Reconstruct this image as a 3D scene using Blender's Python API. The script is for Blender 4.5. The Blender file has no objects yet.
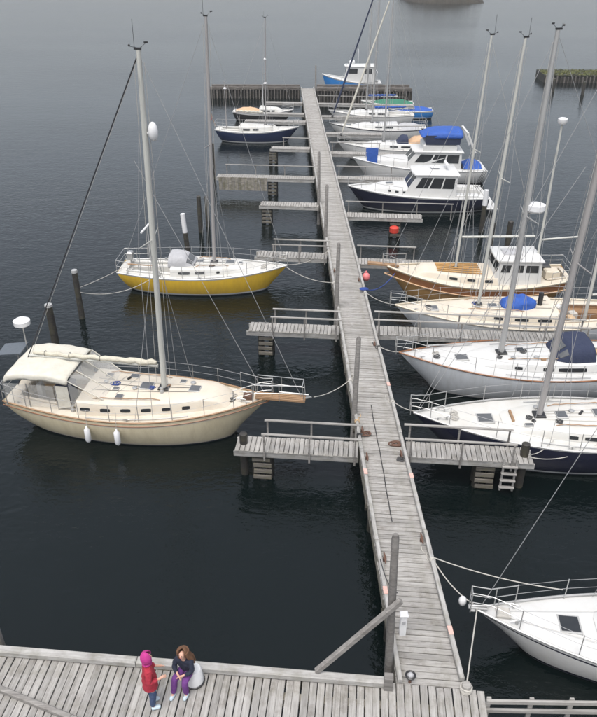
import bpy, math, random
from mathutils import Vector, Matrix
random.seed(7)
R = math.radians
sc = bpy.context.scene
col = sc.collection

# ------------------------------------------------------------------ camera
CAM_H = 13.6
cd = bpy.data.cameras.new('camera')
cam = bpy.data.objects.new('camera', cd); col.objects.link(cam)
cd.sensor_fit = 'VERTICAL'; cd.sensor_height = 24.0; cd.lens = 24.0*720/717
cd.clip_start = 0.1; cd.clip_end = 6000
cam.location = (0, 0, CAM_H); cam.rotation_euler = (R(90-30.1), 0, R(-1.48))
sc.camera = cam

# ------------------------------------------------------------------ sky (overcast)
SUN_EL, SUN_AZ = 68, 200
w = bpy.data.worlds.new('World'); sc.world = w; w.use_nodes = True
wn = w.node_tree.nodes; wl = w.node_tree.links; wn.clear()
sky = wn.new('ShaderNodeTexSky'); sky.sky_type = 'NISHITA'; sky.sun_disc = False
sky.sun_elevation = R(SUN_EL); sky.sun_rotation = R(SUN_AZ)
sky.air_density = 1.0; sky.dust_density = 4.3; sky.ozone_density = 1.0
hs = wn.new('ShaderNodeHueSaturation'); hs.inputs['Saturation'].default_value = 0.45
bg = wn.new('ShaderNodeBackground'); bg.inputs[1].default_value = 0.15
wo = wn.new('ShaderNodeOutputWorld')
wl.new(sky.outputs[0], hs.inputs['Color']); wl.new(hs.outputs[0], bg.inputs[0]); wl.new(bg.outputs[0], wo.inputs[0])

# ------------------------------------------------------------------ soft sun behind the cloud
sd = bpy.data.lights.new('sun', 'SUN'); sun = bpy.data.objects.new('sun', sd); col.objects.link(sun)
sd.energy = 1.1; sd.angle = R(35); sd.color = (1.0, 0.985, 0.96)
sun.rotation_euler = (R(90-SUN_EL), 0, R(180-SUN_AZ))
sc.view_settings.view_transform = 'Standard'; sc.view_settings.look = 'None'
sc.view_settings.gamma = 1.0; sc.view_settings.use_curve_mapping = False
sc.view_settings.exposure = 0.68

# ------------------------------------------------------------------ materials
def nodes_of(name):
    m = bpy.data.materials.new(name); m.use_nodes = True
    n = m.node_tree.nodes; l = m.node_tree.links
    return m, n, l, n['Principled BSDF']

def ramp(n, pts):
    r = n.new('ShaderNodeValToRGB'); cr = r.color_ramp
    while len(cr.elements) < len(pts): cr.elements.new(0.5)
    for e, (p, c) in zip(cr.elements, pts):
        e.position = p; e.color = (c[0], c[1], c[2], 1) if not isinstance(c, float) else (c, c, c, 1)
    return r

def mixc(n, l, kind, fac, a, b):
    x = n.new('ShaderNodeMix'); x.data_type = 'RGBA'; x.blend_type = kind
    if isinstance(fac, float): x.inputs[0].default_value = fac
    else: l.new(fac, x.inputs[0])
    for k, v in ((6, a), (7, b)):
        if isinstance(v, (tuple, list)): x.inputs[k].default_value = (*v[:3], 1)
        else: l.new(v, x.inputs[k])
    return x.outputs[2]

def paint(name, c, rough=0.35, dirt=0.25, scale=3.0, dcol=None, metal=0.0, bump=0.0, coat=0.0, streak=1.0):
    """painted / moulded surface with uneven dirt"""
    m, n, l, p = nodes_of(name)
    tc = n.new('ShaderNodeTexCoord'); mp = n.new('ShaderNodeMapping'); mp.inputs['Scale'].default_value = (1, 1, streak)
    l.new(tc.outputs['Object'], mp.inputs[0])
    nz = n.new('ShaderNodeTexNoise'); nz.inputs['Scale'].default_value = scale; nz.inputs['Detail'].default_value = 7; nz.inputs['Roughness'].default_value = 0.7
    l.new(mp.outputs[0], nz.inputs[0])
    rp = ramp(n, [(0.42, 0.0), (0.72, 1.0)]); l.new(nz.outputs[0], rp.inputs[0])
    mu = n.new('ShaderNodeMath'); mu.operation = 'MULTIPLY'; mu.inputs[1].default_value = dirt; l.new(rp.outputs[0], mu.inputs[0])
    d = dcol or tuple(v*0.5 for v in c)
    l.new(mixc(n, l, 'MIX', mu.outputs[0], c, d), p.inputs['Base Color'])
    p.inputs['Roughness'].default_value = rough; p.inputs['Metallic'].default_value = metal
    if coat: p.inputs['Coat Weight'].default_value = coat
    if bump:
        b = n.new('ShaderNodeBump'); b.inputs['Strength'].default_value = bump; b.inputs['Distance'].default_value = 0.03
        n2 = n.new('ShaderNodeTexNoise'); n2.inputs['Scale'].default_value = scale*3; n2.inputs['Detail'].default_value = 3
        l.new(tc.outputs['Object'], n2.inputs[0]); l.new(n2.outputs[0], b.inputs['Height']); l.new(b.outputs[0], p.inputs['Normal'])
    return m

def timber(name, lo, hi, moss=0.0, grain=(1.5, 22, 22), rough=0.9, vary=0.5, stain=0.5, drop=0.0):
    """weathered timber; grain runs along local X, each board has a tone of its own"""
    m, n, l, p = nodes_of(name)
    tc = n.new('ShaderNodeTexCoord'); oi = n.new('ShaderNodeObjectInfo')
    mp = n.new('ShaderNodeMapping'); mp.inputs['Scale'].default_value = grain
    off = n.new('ShaderNodeCombineXYZ'); ml = n.new('ShaderNodeMath'); ml.operation = 'MULTIPLY'; ml.inputs[1].default_value = 37.0
    l.new(oi.outputs['Random'], ml.inputs[0]); l.new(ml.outputs[0], off.inputs[0]); l.new(ml.outputs[0], off.inputs[1])
    ad = n.new('ShaderNodeVectorMath'); ad.operation = 'ADD'; l.new(tc.outputs['Object'], ad.inputs[0]); l.new(off.outputs[0], ad.inputs[1])
    l.new(ad.outputs[0], mp.inputs[0])
    nz = n.new('ShaderNodeTexNoise'); nz.inputs['Scale'].default_value = 1.0; nz.inputs['Detail'].default_value = 8; nz.inputs['Roughness'].default_value = 0.65
    l.new(mp.outputs[0], nz.inputs[0])
    r1 = ramp(n, [(0.28, lo), (0.72, hi)]); l.new(nz.outputs[0], r1.inputs[0])
    rv = ramp(n, [(0.0, 1.0-vary), (0.5, 1.0), (1.0, 1.0)]); l.new(oi.outputs['Random'], rv.inputs[0])
    c = mixc(n, l, 'MULTIPLY', 1.0, r1.outputs[0], rv.outputs[0])
    n2 = n.new('ShaderNodeTexNoise'); n2.inputs['Scale'].default_value = 2.2; n2.inputs['Detail'].default_value = 6; n2.inputs['Roughness'].default_value = 0.75
    l.new(ad.outputs[0], n2.inputs[0])
    r2 = ramp(n, [(0.50, 0.0), (0.75, 1.0)]); l.new(n2.outputs[0], r2.inputs[0])
    st = n.new('ShaderNodeMath'); st.operation = 'MULTIPLY'; st.inputs[1].default_value = stain; l.new(r2.outputs[0], st.inputs[0])
    c = mixc(n, l, 'MULTIPLY', st.outputs[0], c, (0.42, 0.38, 0.34))
    if drop:                                    # bleached spots and droppings
        n4 = n.new('ShaderNodeTexNoise'); n4.inputs['Scale'].default_value = 7.0; n4.inputs['Detail'].default_value = 5; n4.inputs['Roughness'].default_value = 0.8
        l.new(ad.outputs[0], n4.inputs[0])
        r4 = ramp(n, [(0.66, 0.0), (0.72, drop)]); l.new(n4.outputs[0], r4.inputs[0])
        c = mixc(n, l, 'MIX', r4.outputs[0], c, (0.55, 0.54, 0.51))
    if moss:
        n3 = n.new('ShaderNodeTexNoise'); n3.inputs['Scale'].default_value = 4.5; n3.inputs['Detail'].default_value = 6
        l.new(tc.outputs['Object'], n3.inputs[0])
        r3 = ramp(n, [(0.45, 0.0), (0.62, moss)]); l.new(n3.outputs[0], r3.inputs[0])
        c = mixc(n, l, 'MIX', r3.outputs[0], c, (0.10, 0.095, 0.045))
    l.new(c, p.inputs['Base Color']); p.inputs['Roughness'].default_value = rough
    b = n.new('ShaderNodeBump'); b.inputs['Strength'].default_value = 0.6; b.inputs['Distance'].default_value = 0.006
    l.new(nz.outputs[0], b.inputs['Height']); l.new(b.outputs[0], p.inputs['Normal'])
    return m

M = {}
M['deck_wood'] = timber('weathered_deck_wood', (0.21, 0.20, 0.186), (0.43, 0.415, 0.392), vary=0.22, stain=0.8, moss=0.16, drop=0.45)
M['rail_wood'] = timber('weathered_rail_wood', (0.20, 0.19, 0.175), (0.41, 0.395, 0.37), vary=0.2, stain=0.4)
M['kerb_wood'] = timber('kerb_wood', (0.24, 0.232, 0.22), (0.46, 0.45, 0.43), vary=0.25, stain=0.5, moss=0.25)
M['side_wood'] = timber('side_wood', (0.12, 0.11, 0.095), (0.36, 0.33, 0.28), vary=0.3, stain=0.6, moss=0.6)
M['post_wood'] = timber('post_wood', (0.12, 0.112, 0.104), (0.30, 0.285, 0.265), vary=0.25, stain=0.5)
M['pile_wood'] = timber('wet_pile_wood', (0.012, 0.011, 0.010), (0.048, 0.043, 0.037), vary=0.3, stain=0.4, moss=0.25, rough=0.6)
M['wharf_wood'] = timber('wharf_wood', (0.045, 0.04, 0.035), (0.20, 0.18, 0.16), vary=0.6, stain=0.7)
M['crib_wood'] = timber('crib_wood', (0.06, 0.054, 0.046), (0.22, 0.20, 0.17), vary=0.4, stain=0.7, moss=0.5)
M['teak'] = timber('teak', (0.22, 0.12, 0.06), (0.42, 0.27, 0.15), vary=0.1, stain=0.3, rough=0.6)
M['varnish'] = paint('varnished_brown', (0.43, 0.25, 0.09), 0.3, 0.5, 3, (0.28, 0.14, 0.05))
M['brown_dark'] = paint('dark_brown_wood', (0.24, 0.105, 0.045), 0.4, 0.4, 3)
M['white'] = paint('white_gelcoat', (0.58, 0.58, 0.565), 0.35, 0.35, 2.2, (0.46, 0.44, 0.39))
M['cream'] = paint('cream_gelcoat', (0.57, 0.51, 0.405), 0.4, 0.35, 2.0, (0.44, 0.36, 0.25))
M['cream_deck'] = paint('cream_deck', (0.60, 0.55, 0.46), 0.55, 0.5, 1.6, (0.50, 0.40, 0.29))
M['beige_hull'] = paint('beige_hull', (0.60, 0.53, 0.37), 0.3, 0.5, 5, (0.40, 0.33, 0.21), streak=.12)
M['white_deck'] = paint('white_deck', (0.57, 0.565, 0.535), 0.55, 0.45, 1.6, (0.46, 0.42, 0.35))
M['grey_hull'] = paint('pale_grey_hull', (0.54, 0.56, 0.575), 0.25, 0.5, 5, (0.36, 0.36, 0.35), streak=.12)
M['yellow'] = paint('yellow_hull', (0.64, 0.41, 0.035), 0.3, 0.5, 5, (0.42, 0.25, 0.04), streak=.12)
M['navy'] = paint('navy_hull', (0.012, 0.014, 0.032), 0.2, 0.2, 2, (0.03, 0.03, 0.04))
M['blue_hull'] = paint('dark_blue_hull', (0.012, 0.022, 0.062), 0.25, 0.3, 2)
M['bright_blue'] = paint('bright_blue_hull', (0.03, 0.20, 0.52), 0.35, 0.3, 2)
M['black'] = paint('black_paint', (0.015, 0.015, 0.016), 0.4, 0.3, 3, (0.05, 0.05, 0.05))
M['green'] = paint('green_canvas', (0.03, 0.16, 0.10), 0.8, 0.4, 3, bump=0.5)
M['antifoul'] = paint('dark_antifoul', (0.03, 0.035, 0.05), 0.6, 0.4, 3)
M['red'] = paint('red_rubber', (0.55, 0.05, 0.03), 0.5, 0.3, 6)
M['pink'] = paint('faded_pink_buoy', (0.70, 0.20, 0.20), 0.5, 0.3, 6)
M['salmon'] = paint('faded_salmon_paint', (0.66, 0.36, 0.30), 0.85, 0.95, 16, (0.42, 0.39, 0.36))
M['rust'] = paint('rusty_iron', (0.12, 0.062, 0.04), 0.8, 0.7, 14, (0.08, 0.04, 0.03), bump=0.5)
M['glass'] = paint('tinted_acrylic', (0.022, 0.025, 0.028), 0.12, 0.3, 3, (0.05, 0.05, 0.05))
M['hatch_glass'] = paint('smoked_hatch', (0.10, 0.105, 0.11), 0.25, 0.4, 6, (0.06, 0.06, 0.06))
M['alu'] = paint('dull_aluminium', (0.42, 0.42, 0.41), 0.45, 0.4, 2.5, (0.26, 0.25, 0.24), metal=0.25, streak=0.25)
M['alu_cream'] = paint('painted_mast', (0.50, 0.50, 0.46), 0.45, 0.4, 2.5, (0.33, 0.33, 0.30), streak=0.25)
M['mast_brown'] = paint('weathered_mast', (0.33, 0.315, 0.305), 0.5, 0.4, 2.5, (0.24, 0.225, 0.215), streak=0.25)
M['steel'] = paint('stainless_tube', (0.46, 0.46, 0.45), 0.35, 0.2, 8, metal=0.6)
M['wire'] = paint('rigging_wire', (0.30, 0.30, 0.30), 0.45, 0.2, 8)
M['wire_dark'] = paint('dark_covered_wire', (0.03, 0.03, 0.035), 0.6, 0.2, 8)
M['canvas_white'] = paint('off_white_canvas', (0.56, 0.54, 0.47), 0.85, 0.5, 4, (0.44, 0.40, 0.32), bump=0.35)
M['canvas_navy'] = paint('navy_canvas', (0.018, 0.026, 0.06), 0.85, 0.4, 5, (0.04, 0.05, 0.08), bump=0.5)
M['canvas_blue'] = paint('royal_blue_canvas', (0.02, 0.085, 0.36), 0.7, 0.5, 5, (0.012, 0.05, 0.20), bump=0.6)
M['canvas_grey'] = paint('grey_canvas', (0.40, 0.40, 0.41), 0.85, 0.4, 4, bump=0.5)
M['tan'] = paint('tan_canvas', (0.55, 0.36, 0.22), 0.8, 0.4, 4, bump=0.4)
M['sail'] = paint('furled_sailcloth', (0.52, 0.49, 0.40), 0.8, 0.4, 6, (0.45, 0.41, 0.32), bump=0.8)
M['rope'] = paint('grey_rope', (0.45, 0.43, 0.39), 0.9, 0.4, 12)
M['rope_dark'] = paint('dark_rope', (0.06, 0.06, 0.06), 0.9, 0.4, 12)
M['rope_blue'] = paint('blue_rope', (0.02, 0.05, 0.22), 0.9, 0.4, 12)
M['plastic'] = paint('white_plastic', (0.70, 0.70, 0.70), 0.4, 0.2, 6)
M['cushion'] = paint('tan_cushion', (0.50, 0.36, 0.22), 0.8, 0.3, 5)
M['panel'] = paint('solar_cells', (0.10, 0.115, 0.13), 0.25, 0.3, 10)
M['skin'] = paint('skin', (0.56, 0.33, 0.24), 0.55, 0.2, 8, (0.48, 0.24, 0.18))
M['hair'] = paint('brown_hair', (0.16, 0.075, 0.035), 0.6, 0.6, 40, (0.06, 0.03, 0.015), bump=0.6)
M['coat_red'] = paint('red_coat_cloth', (0.36, 0.02, 0.04), 0.85, 0.4, 12, bump=0.5)
M['hood_pink'] = paint('magenta_fleece', (0.42, 0.03, 0.20), 0.9, 0.4, 14, bump=0.5)
M['jeans'] = paint('blue_denim', (0.035, 0.06, 0.13), 0.9, 0.5, 14, (0.07, 0.10, 0.18), bump=0.4)
M['purple'] = paint('purple_trousers', (0.13, 0.035, 0.19), 0.9, 0.4, 14, bump=0.4)
M['jacket_navy'] = paint('navy_jacket', (0.012, 0.016, 0.035), 0.85, 0.4, 12, bump=0.5)
M['shoe'] = paint('pale_blue_shoes', (0.50, 0.60, 0.66), 0.7, 0.4, 14)
M['turf'] = paint('rough_turf', (0.075, 0.085, 0.03), 0.95, 0.8, 1.2, (0.13, 0.12, 0.06), bump=1.0)
M['rock'] = paint('shore_rock', (0.05, 0.044, 0.035), 0.9, 0.8, 0.25, (0.025, 0.023, 0.019), bump=1.0)

M['rock'].node_tree.nodes['Principled BSDF'].inputs['Specular IOR Level'].default_value = 0.08
M['turf'].node_tree.nodes['Principled BSDF'].inputs['Specular IOR Level'].default_value = 0.1

def water_mat():
    m, n, l, p = nodes_of('harbour_water')
    p.inputs['Base Color'].default_value = (0.0006, 0.0032, 0.0030, 1)
    p.inputs['Roughness'].default_value = 0.04; p.inputs['IOR'].default_value = 1.333; p.inputs['Specular IOR Level'].default_value = 0.68
    tc = n.new('ShaderNodeTexCoord')
    def noise(scale, detail, sx=1, sy=1, rough=0.55, rot=0):
        mp = n.new('ShaderNodeMapping'); mp.inputs['Scale'].default_value = (sx, sy, 1); mp.inputs['Rotation'].default_value = (0, 0, rot)
        l.new(tc.outputs['Object'], mp.inputs[0])
        z = n.new('ShaderNodeTexNoise'); z.inputs['Scale'].default_value = scale; z.inputs['Detail'].default_value = detail; z.inputs['Roughness'].default_value = rough
        l.new(mp.outputs[0], z.inputs[0]); return z.outputs[0]
    def math_(op, a, b):
        x = n.new('ShaderNodeMath'); x.operation = op
        for k, v in ((0, a), (1, b)):
            if isinstance(v, (int, float)): x.inputs[k].default_value = v
            else: l.new(v, x.inputs[k])
        return x.outputs[0]
    ripple = noise(4.2, 3, 0.8, 1.25, 0.55, 0.3)
    chop = noise(1.0, 2, 0.7, 1.3, 0.5, -0.2)
    patch = noise(0.045, 3, 0.5, 1.4, 0.5, 0.15)
    rp = ramp(n, [(0.35, 0.62), (0.65, 1.0)]); l.new(patch, rp.inputs[0])
    # the open harbour beyond the moored boats is ruffled by the wind, the berths are sheltered
    sx = n.new('ShaderNodeSeparateXYZ'); l.new(tc.outputs['Object'], sx.inputs[0])
    mr = n.new('ShaderNodeMapRange'); mr.inputs[1].default_value = 8; mr.inputs[2].default_value = 45; mr.inputs[3].default_value = 0.70; mr.inputs[4].default_value = 0.42
    l.new(sx.outputs[1], mr.inputs[0])
    h = math_('ADD', math_('MULTIPLY', ripple, 0.060), math_('MULTIPLY', chop, 0.055))
    h = math_('MULTIPLY', math_('MULTIPLY', h, rp.outputs[0]), mr.outputs[0])
    b = n.new('ShaderNodeBump'); b.inputs['Strength'].default_value = 1.0; b.inputs['Distance'].default_value = 1.0
    l.new(h, b.inputs['Height']); l.new(b.outputs[0], p.inputs['Normal'])
    return m
M['water'] = water_mat()

# ------------------------------------------------------------------ mesh helpers
class MB:
    def __init__(s): s.v = []; s.f = []; s.mi = []
    def add(s, vs, fs, mi=0):
        o = len(s.v); s.v += [tuple(x) for x in vs]
        for f in fs: s.f.append(tuple(o+i for i in f)); s.mi.append(mi)
        return s
    def box(s, c, d, rz=0.0, bev=0.0, mi=0, M4=None):
        x, y, z = d[0]/2, d[1]/2, d[2]/2
        if bev > 0:
            b = min(bev, x*.9, y*.9, z*.9)
            vs = [(-x, -y, -z), (x, -y, -z), (x, y, -z), (-x, y, -z), (-x, -y, z-b), (x, -y, z-b), (x, y, z-b), (-x, y, z-b),
                  (-x+b, -y+b, z), (x-b, -y+b, z), (x-b, y-b, z), (-x+b, y-b, z)]
            fs = [(3, 2, 1, 0), (0, 1, 5, 4), (1, 2, 6, 5), (2, 3, 7, 6), (3, 0, 4, 7), (4, 5, 9, 8), (5, 6, 10, 9), (6, 7, 11, 10), (7, 4, 8, 11), (8, 9, 10, 11)]
        else:
            vs = [(-x, -y, -z), (x, -y, -z), (x, y, -z), (-x, y, -z), (-x, -y, z), (x, -y, z), (x, y, z), (-x, y, z)]
            fs = [(3, 2, 1, 0), (0, 1, 5, 4), (1, 2, 6, 5), (2, 3, 7, 6), (3, 0, 4, 7), (4, 5, 6, 7)]
        if M4 is None: M4 = Matrix.Translation(c) @ Matrix.Rotation(rz, 4, 'Z')
        return s.add([M4 @ Vector(p) for p in vs], fs, mi)
    def bar(s, a, b, wd, th, bev=0.0, mi=0):
        """box from point a to point b (ends at the points)"""
        a = Vector(a); b = Vector(b); d = b-a; L = d.length; x = d.normalized()
        up = Vector((0, 0, 1)) if abs(x.z) < 0.95 else Vector((0, 1, 0))
        y = up.cross(x).normalized(); z = x.cross(y)
        m = Matrix((x, y, z)).transposed().to_4x4(); m.translation = (a+b)/2
        return s.box((0, 0, 0), (L, wd, th), bev=bev, mi=mi, M4=m)
    def tube(s, pts, r, n=6, closed=False, mi=0, squash=1.0):
        pts = [Vector(p) for p in pts]; k = len(pts)
        rs = r if isinstance(r, (list, tuple)) else [r]*k
        prev = None; rings = []
        for i, p in enumerate(pts):
            if closed: t = pts[(i+1) % k]-pts[i-1]
            else: t = pts[min(i+1, k-1)]-pts[max(i-1, 0)]
            t = t.normalized()
            if prev is None:
                u = Vector((0, 0, 1)) if abs(t.z) < 0.9 else Vector((0, 1, 0))
                a = (u-t*u.dot(t)).normalized()
            else: a = (prev-t*prev.dot(t)).normalized()
            prev = a; b = t.cross(a)
            rings.append([p+(a*math.cos(2*math.pi*j/n)+b*math.sin(2*math.pi*j/n)*squash)*rs[i] for j in range(n)])
        return s.loft(rings, True, caps=not closed, loop=closed, mi=mi)
    def loft(s, rings, closed_ring=False, caps=False, loop=False, mi=0):
        n = len(rings[0]); o = len(s.v)
        for r_ in rings: s.v += [tuple(p) for p in r_]
        m = n if closed_ring else n-1; K = len(rings)
        for i in range(K if loop else K-1):
            i2 = (i+1) % K
            for j in range(m):
                j2 = (j+1) % n
                s.f.append((o+i*n+j, o+i*n+j2, o+i2*n+j2, o+i2*n+j)); s.mi.append(mi)
        if caps:
            s.f.append(tuple(o+j for j in range(n))[::-1]); s.mi.append(mi)
            s.f.append(tuple(o+(K-1)*n+j for j in range(n))); s.mi.append(mi)
        return s
    def ball(s, c, r, nu=12, nv=8, sc3=(1, 1, 1), mi=0):
        rings = []
        for i in range(nv+1):
            a = math.pi*i/nv
            rr = max(1e-4, math.sin(a))
            rings.append([(c[0]+r*sc3[0]*rr*math.cos(2*math.pi*j/nu), c[1]+r*sc3[1]*rr*math.sin(2*math.pi*j/nu), c[2]-r*sc3[2]*math.cos(a)) for j in range(nu)])
        return s.loft(rings, True, caps=False, mi=mi)
    def mesh(s, name, mats, smooth=False):
        me = bpy.data.meshes.new(name); me.from_pydata(s.v, [], s.f); me.validate()
        for m in (mats if isinstance(mats, list) else [mats]): me.materials.append(m)
        if isinstance(mats, list) and len(mats) > 1 and len(me.polygons) == len(s.mi):
            me.polygons.foreach_set('material_index', s.mi)
        if smooth is not False:
            me.polygons.foreach_set('use_smooth', [True]*len(me.polygons))
            try: me.set_sharp_from_angle(angle=R(smooth if smooth is not True else 40))
            except Exception: pass
        me.update(); return me
    def build(s, name, mats, parent=None, smooth=False, kind=None, label=None):
        o = bpy.data.objects.new(name, s.mesh(name, mats, smooth)); col.objects.link(o)
        if parent is not None: o.parent = parent
        if kind: o['kind'] = kind
        if label: o['label'] = label
        return o

def inst(name, me, parent, loc, rot=(0, 0, 0), scale=(1, 1, 1)):
    o = bpy.data.objects.new(name, me); col.objects.link(o); o.parent = parent
    o.location = loc; o.rotation_euler = rot; o.scale = scale; return o

def thing(name, label, cat, loc=(0, 0, 0), rz=0.0, group=None):
    o = bpy.data.objects.new(name, None); col.objects.link(o)
    o.location = loc; o.rotation_euler = (0, 0, rz); o['label'] = label; o['category'] = cat
    if group: o['group'] = group
    return o
def tag(o, label, cat, group=None):
    o['label'] = label; o['category'] = cat
    if group: o['group'] = group
    return o
def rnd(a, b): return random.uniform(a, b)

# ------------------------------------------------------------------ the setting: water, island
mb = MB(); mb.add([(-1500, -900, 0), (1500, -900, 0), (1500, 2400, 0), (-1500, 2400, 0)], [(0, 1, 2, 3)])
mb.build('water', M['water'], kind='structure')
from mathutils import noise as mn
mb = MB(); nx, ny = 60, 16; rings = []
for i in range(nx+1):
    ring = []
    for j in range(ny+1):
        u = i/nx; v = j/ny
        x = 33+23*u; y = 201+40*v-2*math.sin(u*2)
        e = min(1, 5*u*(1-u)*1.3)*min(1, v*6)*min(1, (1-v)*4)
        z = -0.7+e*(3.0+4.5*mn.noise((x*.08, y*.08, 1))+1.6*mn.noise((x*.35, y*.35, 4))+.7*mn.noise((x*.9, y*.9, 9)))
        ring.append((x, y+1.2*mn.noise((x*.2, 3, 0)), z))
    rings.append(ring)
mb.loft(rings); mb.build('island', M['rock'], kind='structure')

SK = R(6.8)                                     # fingers, planks and quay run at a slight skew to the pier
EX, EY = math.cos(SK), -math.sin(SK)            # along a finger, to the right
NX, NY = math.sin(SK), math.cos(SK)             # away from the quay
def sk(u, v, o=(0, 0)): return (o[0]+u*EX+v*NX, o[1]+u*EY+v*NY)
DZ = 1.1                                        # deck height above the water

# ------------------------------------------------------------------ main pier
PX0, PX1 = 2.15, 3.46; PXC = (PX0+PX1)/2; PWID = (PX1-PX0)
PY0, PY1 = 8.83, 74.4
pier = thing('pier', 'long narrow grey plank pier with low kerb rails running out between the boats', 'pier', (PXC, PY0, 0))
PITCH = 0.146
plank_variants = []
for k in range(5):
    mb = MB(); wd = PITCH-rnd(0.012, 0.024)
    mb.box((0, 0, 0), (PWID/EX+rnd(-.02, .03), wd, 0.042), bev=0.006)
    plank_variants.append(mb.mesh('plank', M['deck_wood']))
npl = int((PY1-PY0)/PITCH)
rest = MB()
for i in range(npl):
    y = i*PITCH+0.08
    lx = rnd(-.012, .012); dz = rnd(-.005, .004); da = rnd(-.006, .006)
    if i < 298: inst('plank', random.choice(plank_variants), pier, (lx, y, DZ-0.021+dz), (rnd(-.006, .006), rnd(-.004, .004), -SK+da))
    else: rest.box((lx, y, DZ-0.021+dz), (PWID/EX, PITCH-.014, .042), rz=-SK)
rest.build('planking', M['deck_wood'], pier, kind='stuff')
# fascia boards, stringers, kerb rails in lengths
def lengths(a, b, mean):
    out = []; y = a
    while y < b-0.3:
        e = min(b, y+mean*rnd(.85, 1.15))
        if b-e < 1.0: e = b
        out.append((y, e)); y = e
    return out
for sx in (-1, 1):
    xe = sx*PWID/2
    for (a, b) in lengths(0.1, PY1-PY0, 4.9):
        hb = .40 if sx < 0 else .26
        mb = MB(); mb.box((0, 0, 0), (b-a-.02, .07, hb), bev=.01)
        o = mb.build('side_board', M['side_wood'], pier); o.location = (xe-sx*.05+rnd(-.008, .008), (a+b)/2, DZ-.06-hb/2); o.rotation_euler = (0, 0, R(90))
    for (a, b) in lengths(0.05, PY1-PY0, 4.2):
        mb = MB(); mb.box((0, 0, 0), (b-a-.015, .095, .09), bev=.014)
        o = mb.build('kerb_rail', M['kerb_wood'], pier); o.location = (xe-sx*(.05+rnd(-.008, .008)), (a+b)/2, DZ+.095+rnd(-.006, .006)); o.rotation_euler = (0, 0, R(90)+rnd(-.003, .003))
        for q in (0.12, .5, .88):
            mbb = MB(); mbb.box((0, 0, 0), (.30, .085, .052)); ob = mbb.build('kerb_block', M['side_wood'], pier)
            ob.location = (xe-sx*.05, a+(b-a)*q, DZ+.026); ob.rotation_euler = (0, 0, R(90))
    mb = MB(); mb.box((0, 0, 0), (PY1-PY0-.2, .10, .22)); o = mb.build('stringer', M['side_wood'], pier); o.location = (sx*.3, (PY1-PY0)/2, DZ-.16); o.rotation_euler = (0, 0, R(90))
# bents: two piles and a cap beam
pm = MB(); pm.tube([(0, 0, -2.2), (0, 0, -.4), (0, 0, DZ-.36)], [.13, .125, .115], 10); pile_me = pm.mesh('pile', M['pile_wood'], True)
y = 2.0
while y < PY1-PY0-.5:
    for sx in (-1, 1):
        inst('pile', pile_me, pier, (sx*(PWID/2-.16), y+rnd(-.06, .06), 0), (rnd(-.02, .02), rnd(-.03, .03), rnd(0, 6)))
    mb = MB(); mb.box((0, 0, 0), (PWID+.1, .14, .09)); o = mb.build('cap_beam', M['pile_wood'], pier); o.location = (0, y, DZ-.335); o.rotation_euler = (0, 0, -SK)
    y += 3.4
# tall mooring posts bolted to the left edge
def tall_post(wy, h, lean=(0, 0), x=-PWID/2-.02):
    mb = MB(); n = 9
    pts = [(lean[0]*t*h, lean[1]*t*h, -1.6+(h+DZ+1.6)*t) for t in [0, .25, .5, .75, .985, 1.0]]
    mb.tube(pts, [.095, .09, .084, .078, .072, .045], n)
    o = mb.build('mooring_post', M['post_wood'], pier, smooth=40); o.location = (x, wy-PY0, 0); return o
tall_post(9.38, 3.45, (-.05, 0))
tall_post(18.0, 2.75, (.02, 0)); tall_post(25.4, 2.75, (.012, 0)); tall_post(33.0, 2.7, (.02, 0)); tall_post(38.3, 2.9, (-.02, 0))
tall_post(72.5, 2.4, (0, 0), PWID/2+.05)
# salmon paint patches on the kerbs, rusty fittings and rope ends
for (sx, wy) in ((1, 10.0), (1, 15.0), (-1, 15.2), (-1, 11.1), (1, 19.6)):
    mb = MB(); mb.box((0, 0, 0), (rnd(.16, .26), .098, .006)); o = mb.build('paint_mark', M['salmon'], pier)
    o.location = (sx*(PWID/2-.05), wy-PY0, DZ+.150); o.rotation_euler = (0, 0, R(90))
def cleat(parent, loc, rz, s=1.0, m='rust', name='cleat'):
    mb = MB(); mb.box((0, 0, .05*s), (.05*s, .07*s, .09*s)).tube([(-.16*s, 0, .09*s), (-.05*s, 0, .11*s), (.05*s, 0, .11*s), (.16*s, 0, .09*s)], [.014*s, .024*s, .024*s, .014*s], 6)
    o = mb.build(name, M[m], parent, smooth=True); o.location = loc; o.rotation_euler = (0, 0, rz); return o
for (sx, wy) in ((1, 12.7), (1, 16.0), (-1, 15.9), (-1, 12.1), (1, 22.4), (-1, 17.2), (1, 28), (-1, 29)):
    cleat(pier, (sx*(PWID/2-.17), wy-PY0, DZ), R(90), 1.1)
def coil(name, m, parent, c, r=.16, turns=3, th=.018, tilt=(0, 0)):
    pts = []; n = 14*turns
    for i in range(n+1):
        a = 2*math.pi*i/14; k = i/n; rr = r*(1-.45*k)*(1+.16*math.sin(a*2.3+r*90)+.10*math.sin(a*.71+r*40))
        pts.append((c[0]+rr*math.cos(a)+.03*math.sin(a*.37+r*70), c[1]+rr*math.sin(a)*.8+.03*math.cos(a*.43), c[2]+.02+.03*k+.01*math.sin(a*1.7)))
    mb = MB(); mb.tube(pts, th, 5); return mb.build(name, M[m], parent, smooth=True)
tag(coil('rope_coil', 'rust', None, (3.22, 16.55, DZ+.01), .15, 4, .022), 'rust brown rope coil at the right kerb where the ladder finger leaves the pier', 'rope')
tag(coil('rope_coil', 'rust', None, (2.42, 17.05, DZ+.01), .14, 3, .02), 'rust brown rope coil by the left kerb opposite the ladder finger', 'rope')
tag(coil('rope_coil', 'rope_dark', None, (3.24, 15.85, DZ+.01), .10, 3, .02), 'small dark rope coil beside the right kerb end', 'rope')
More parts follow.
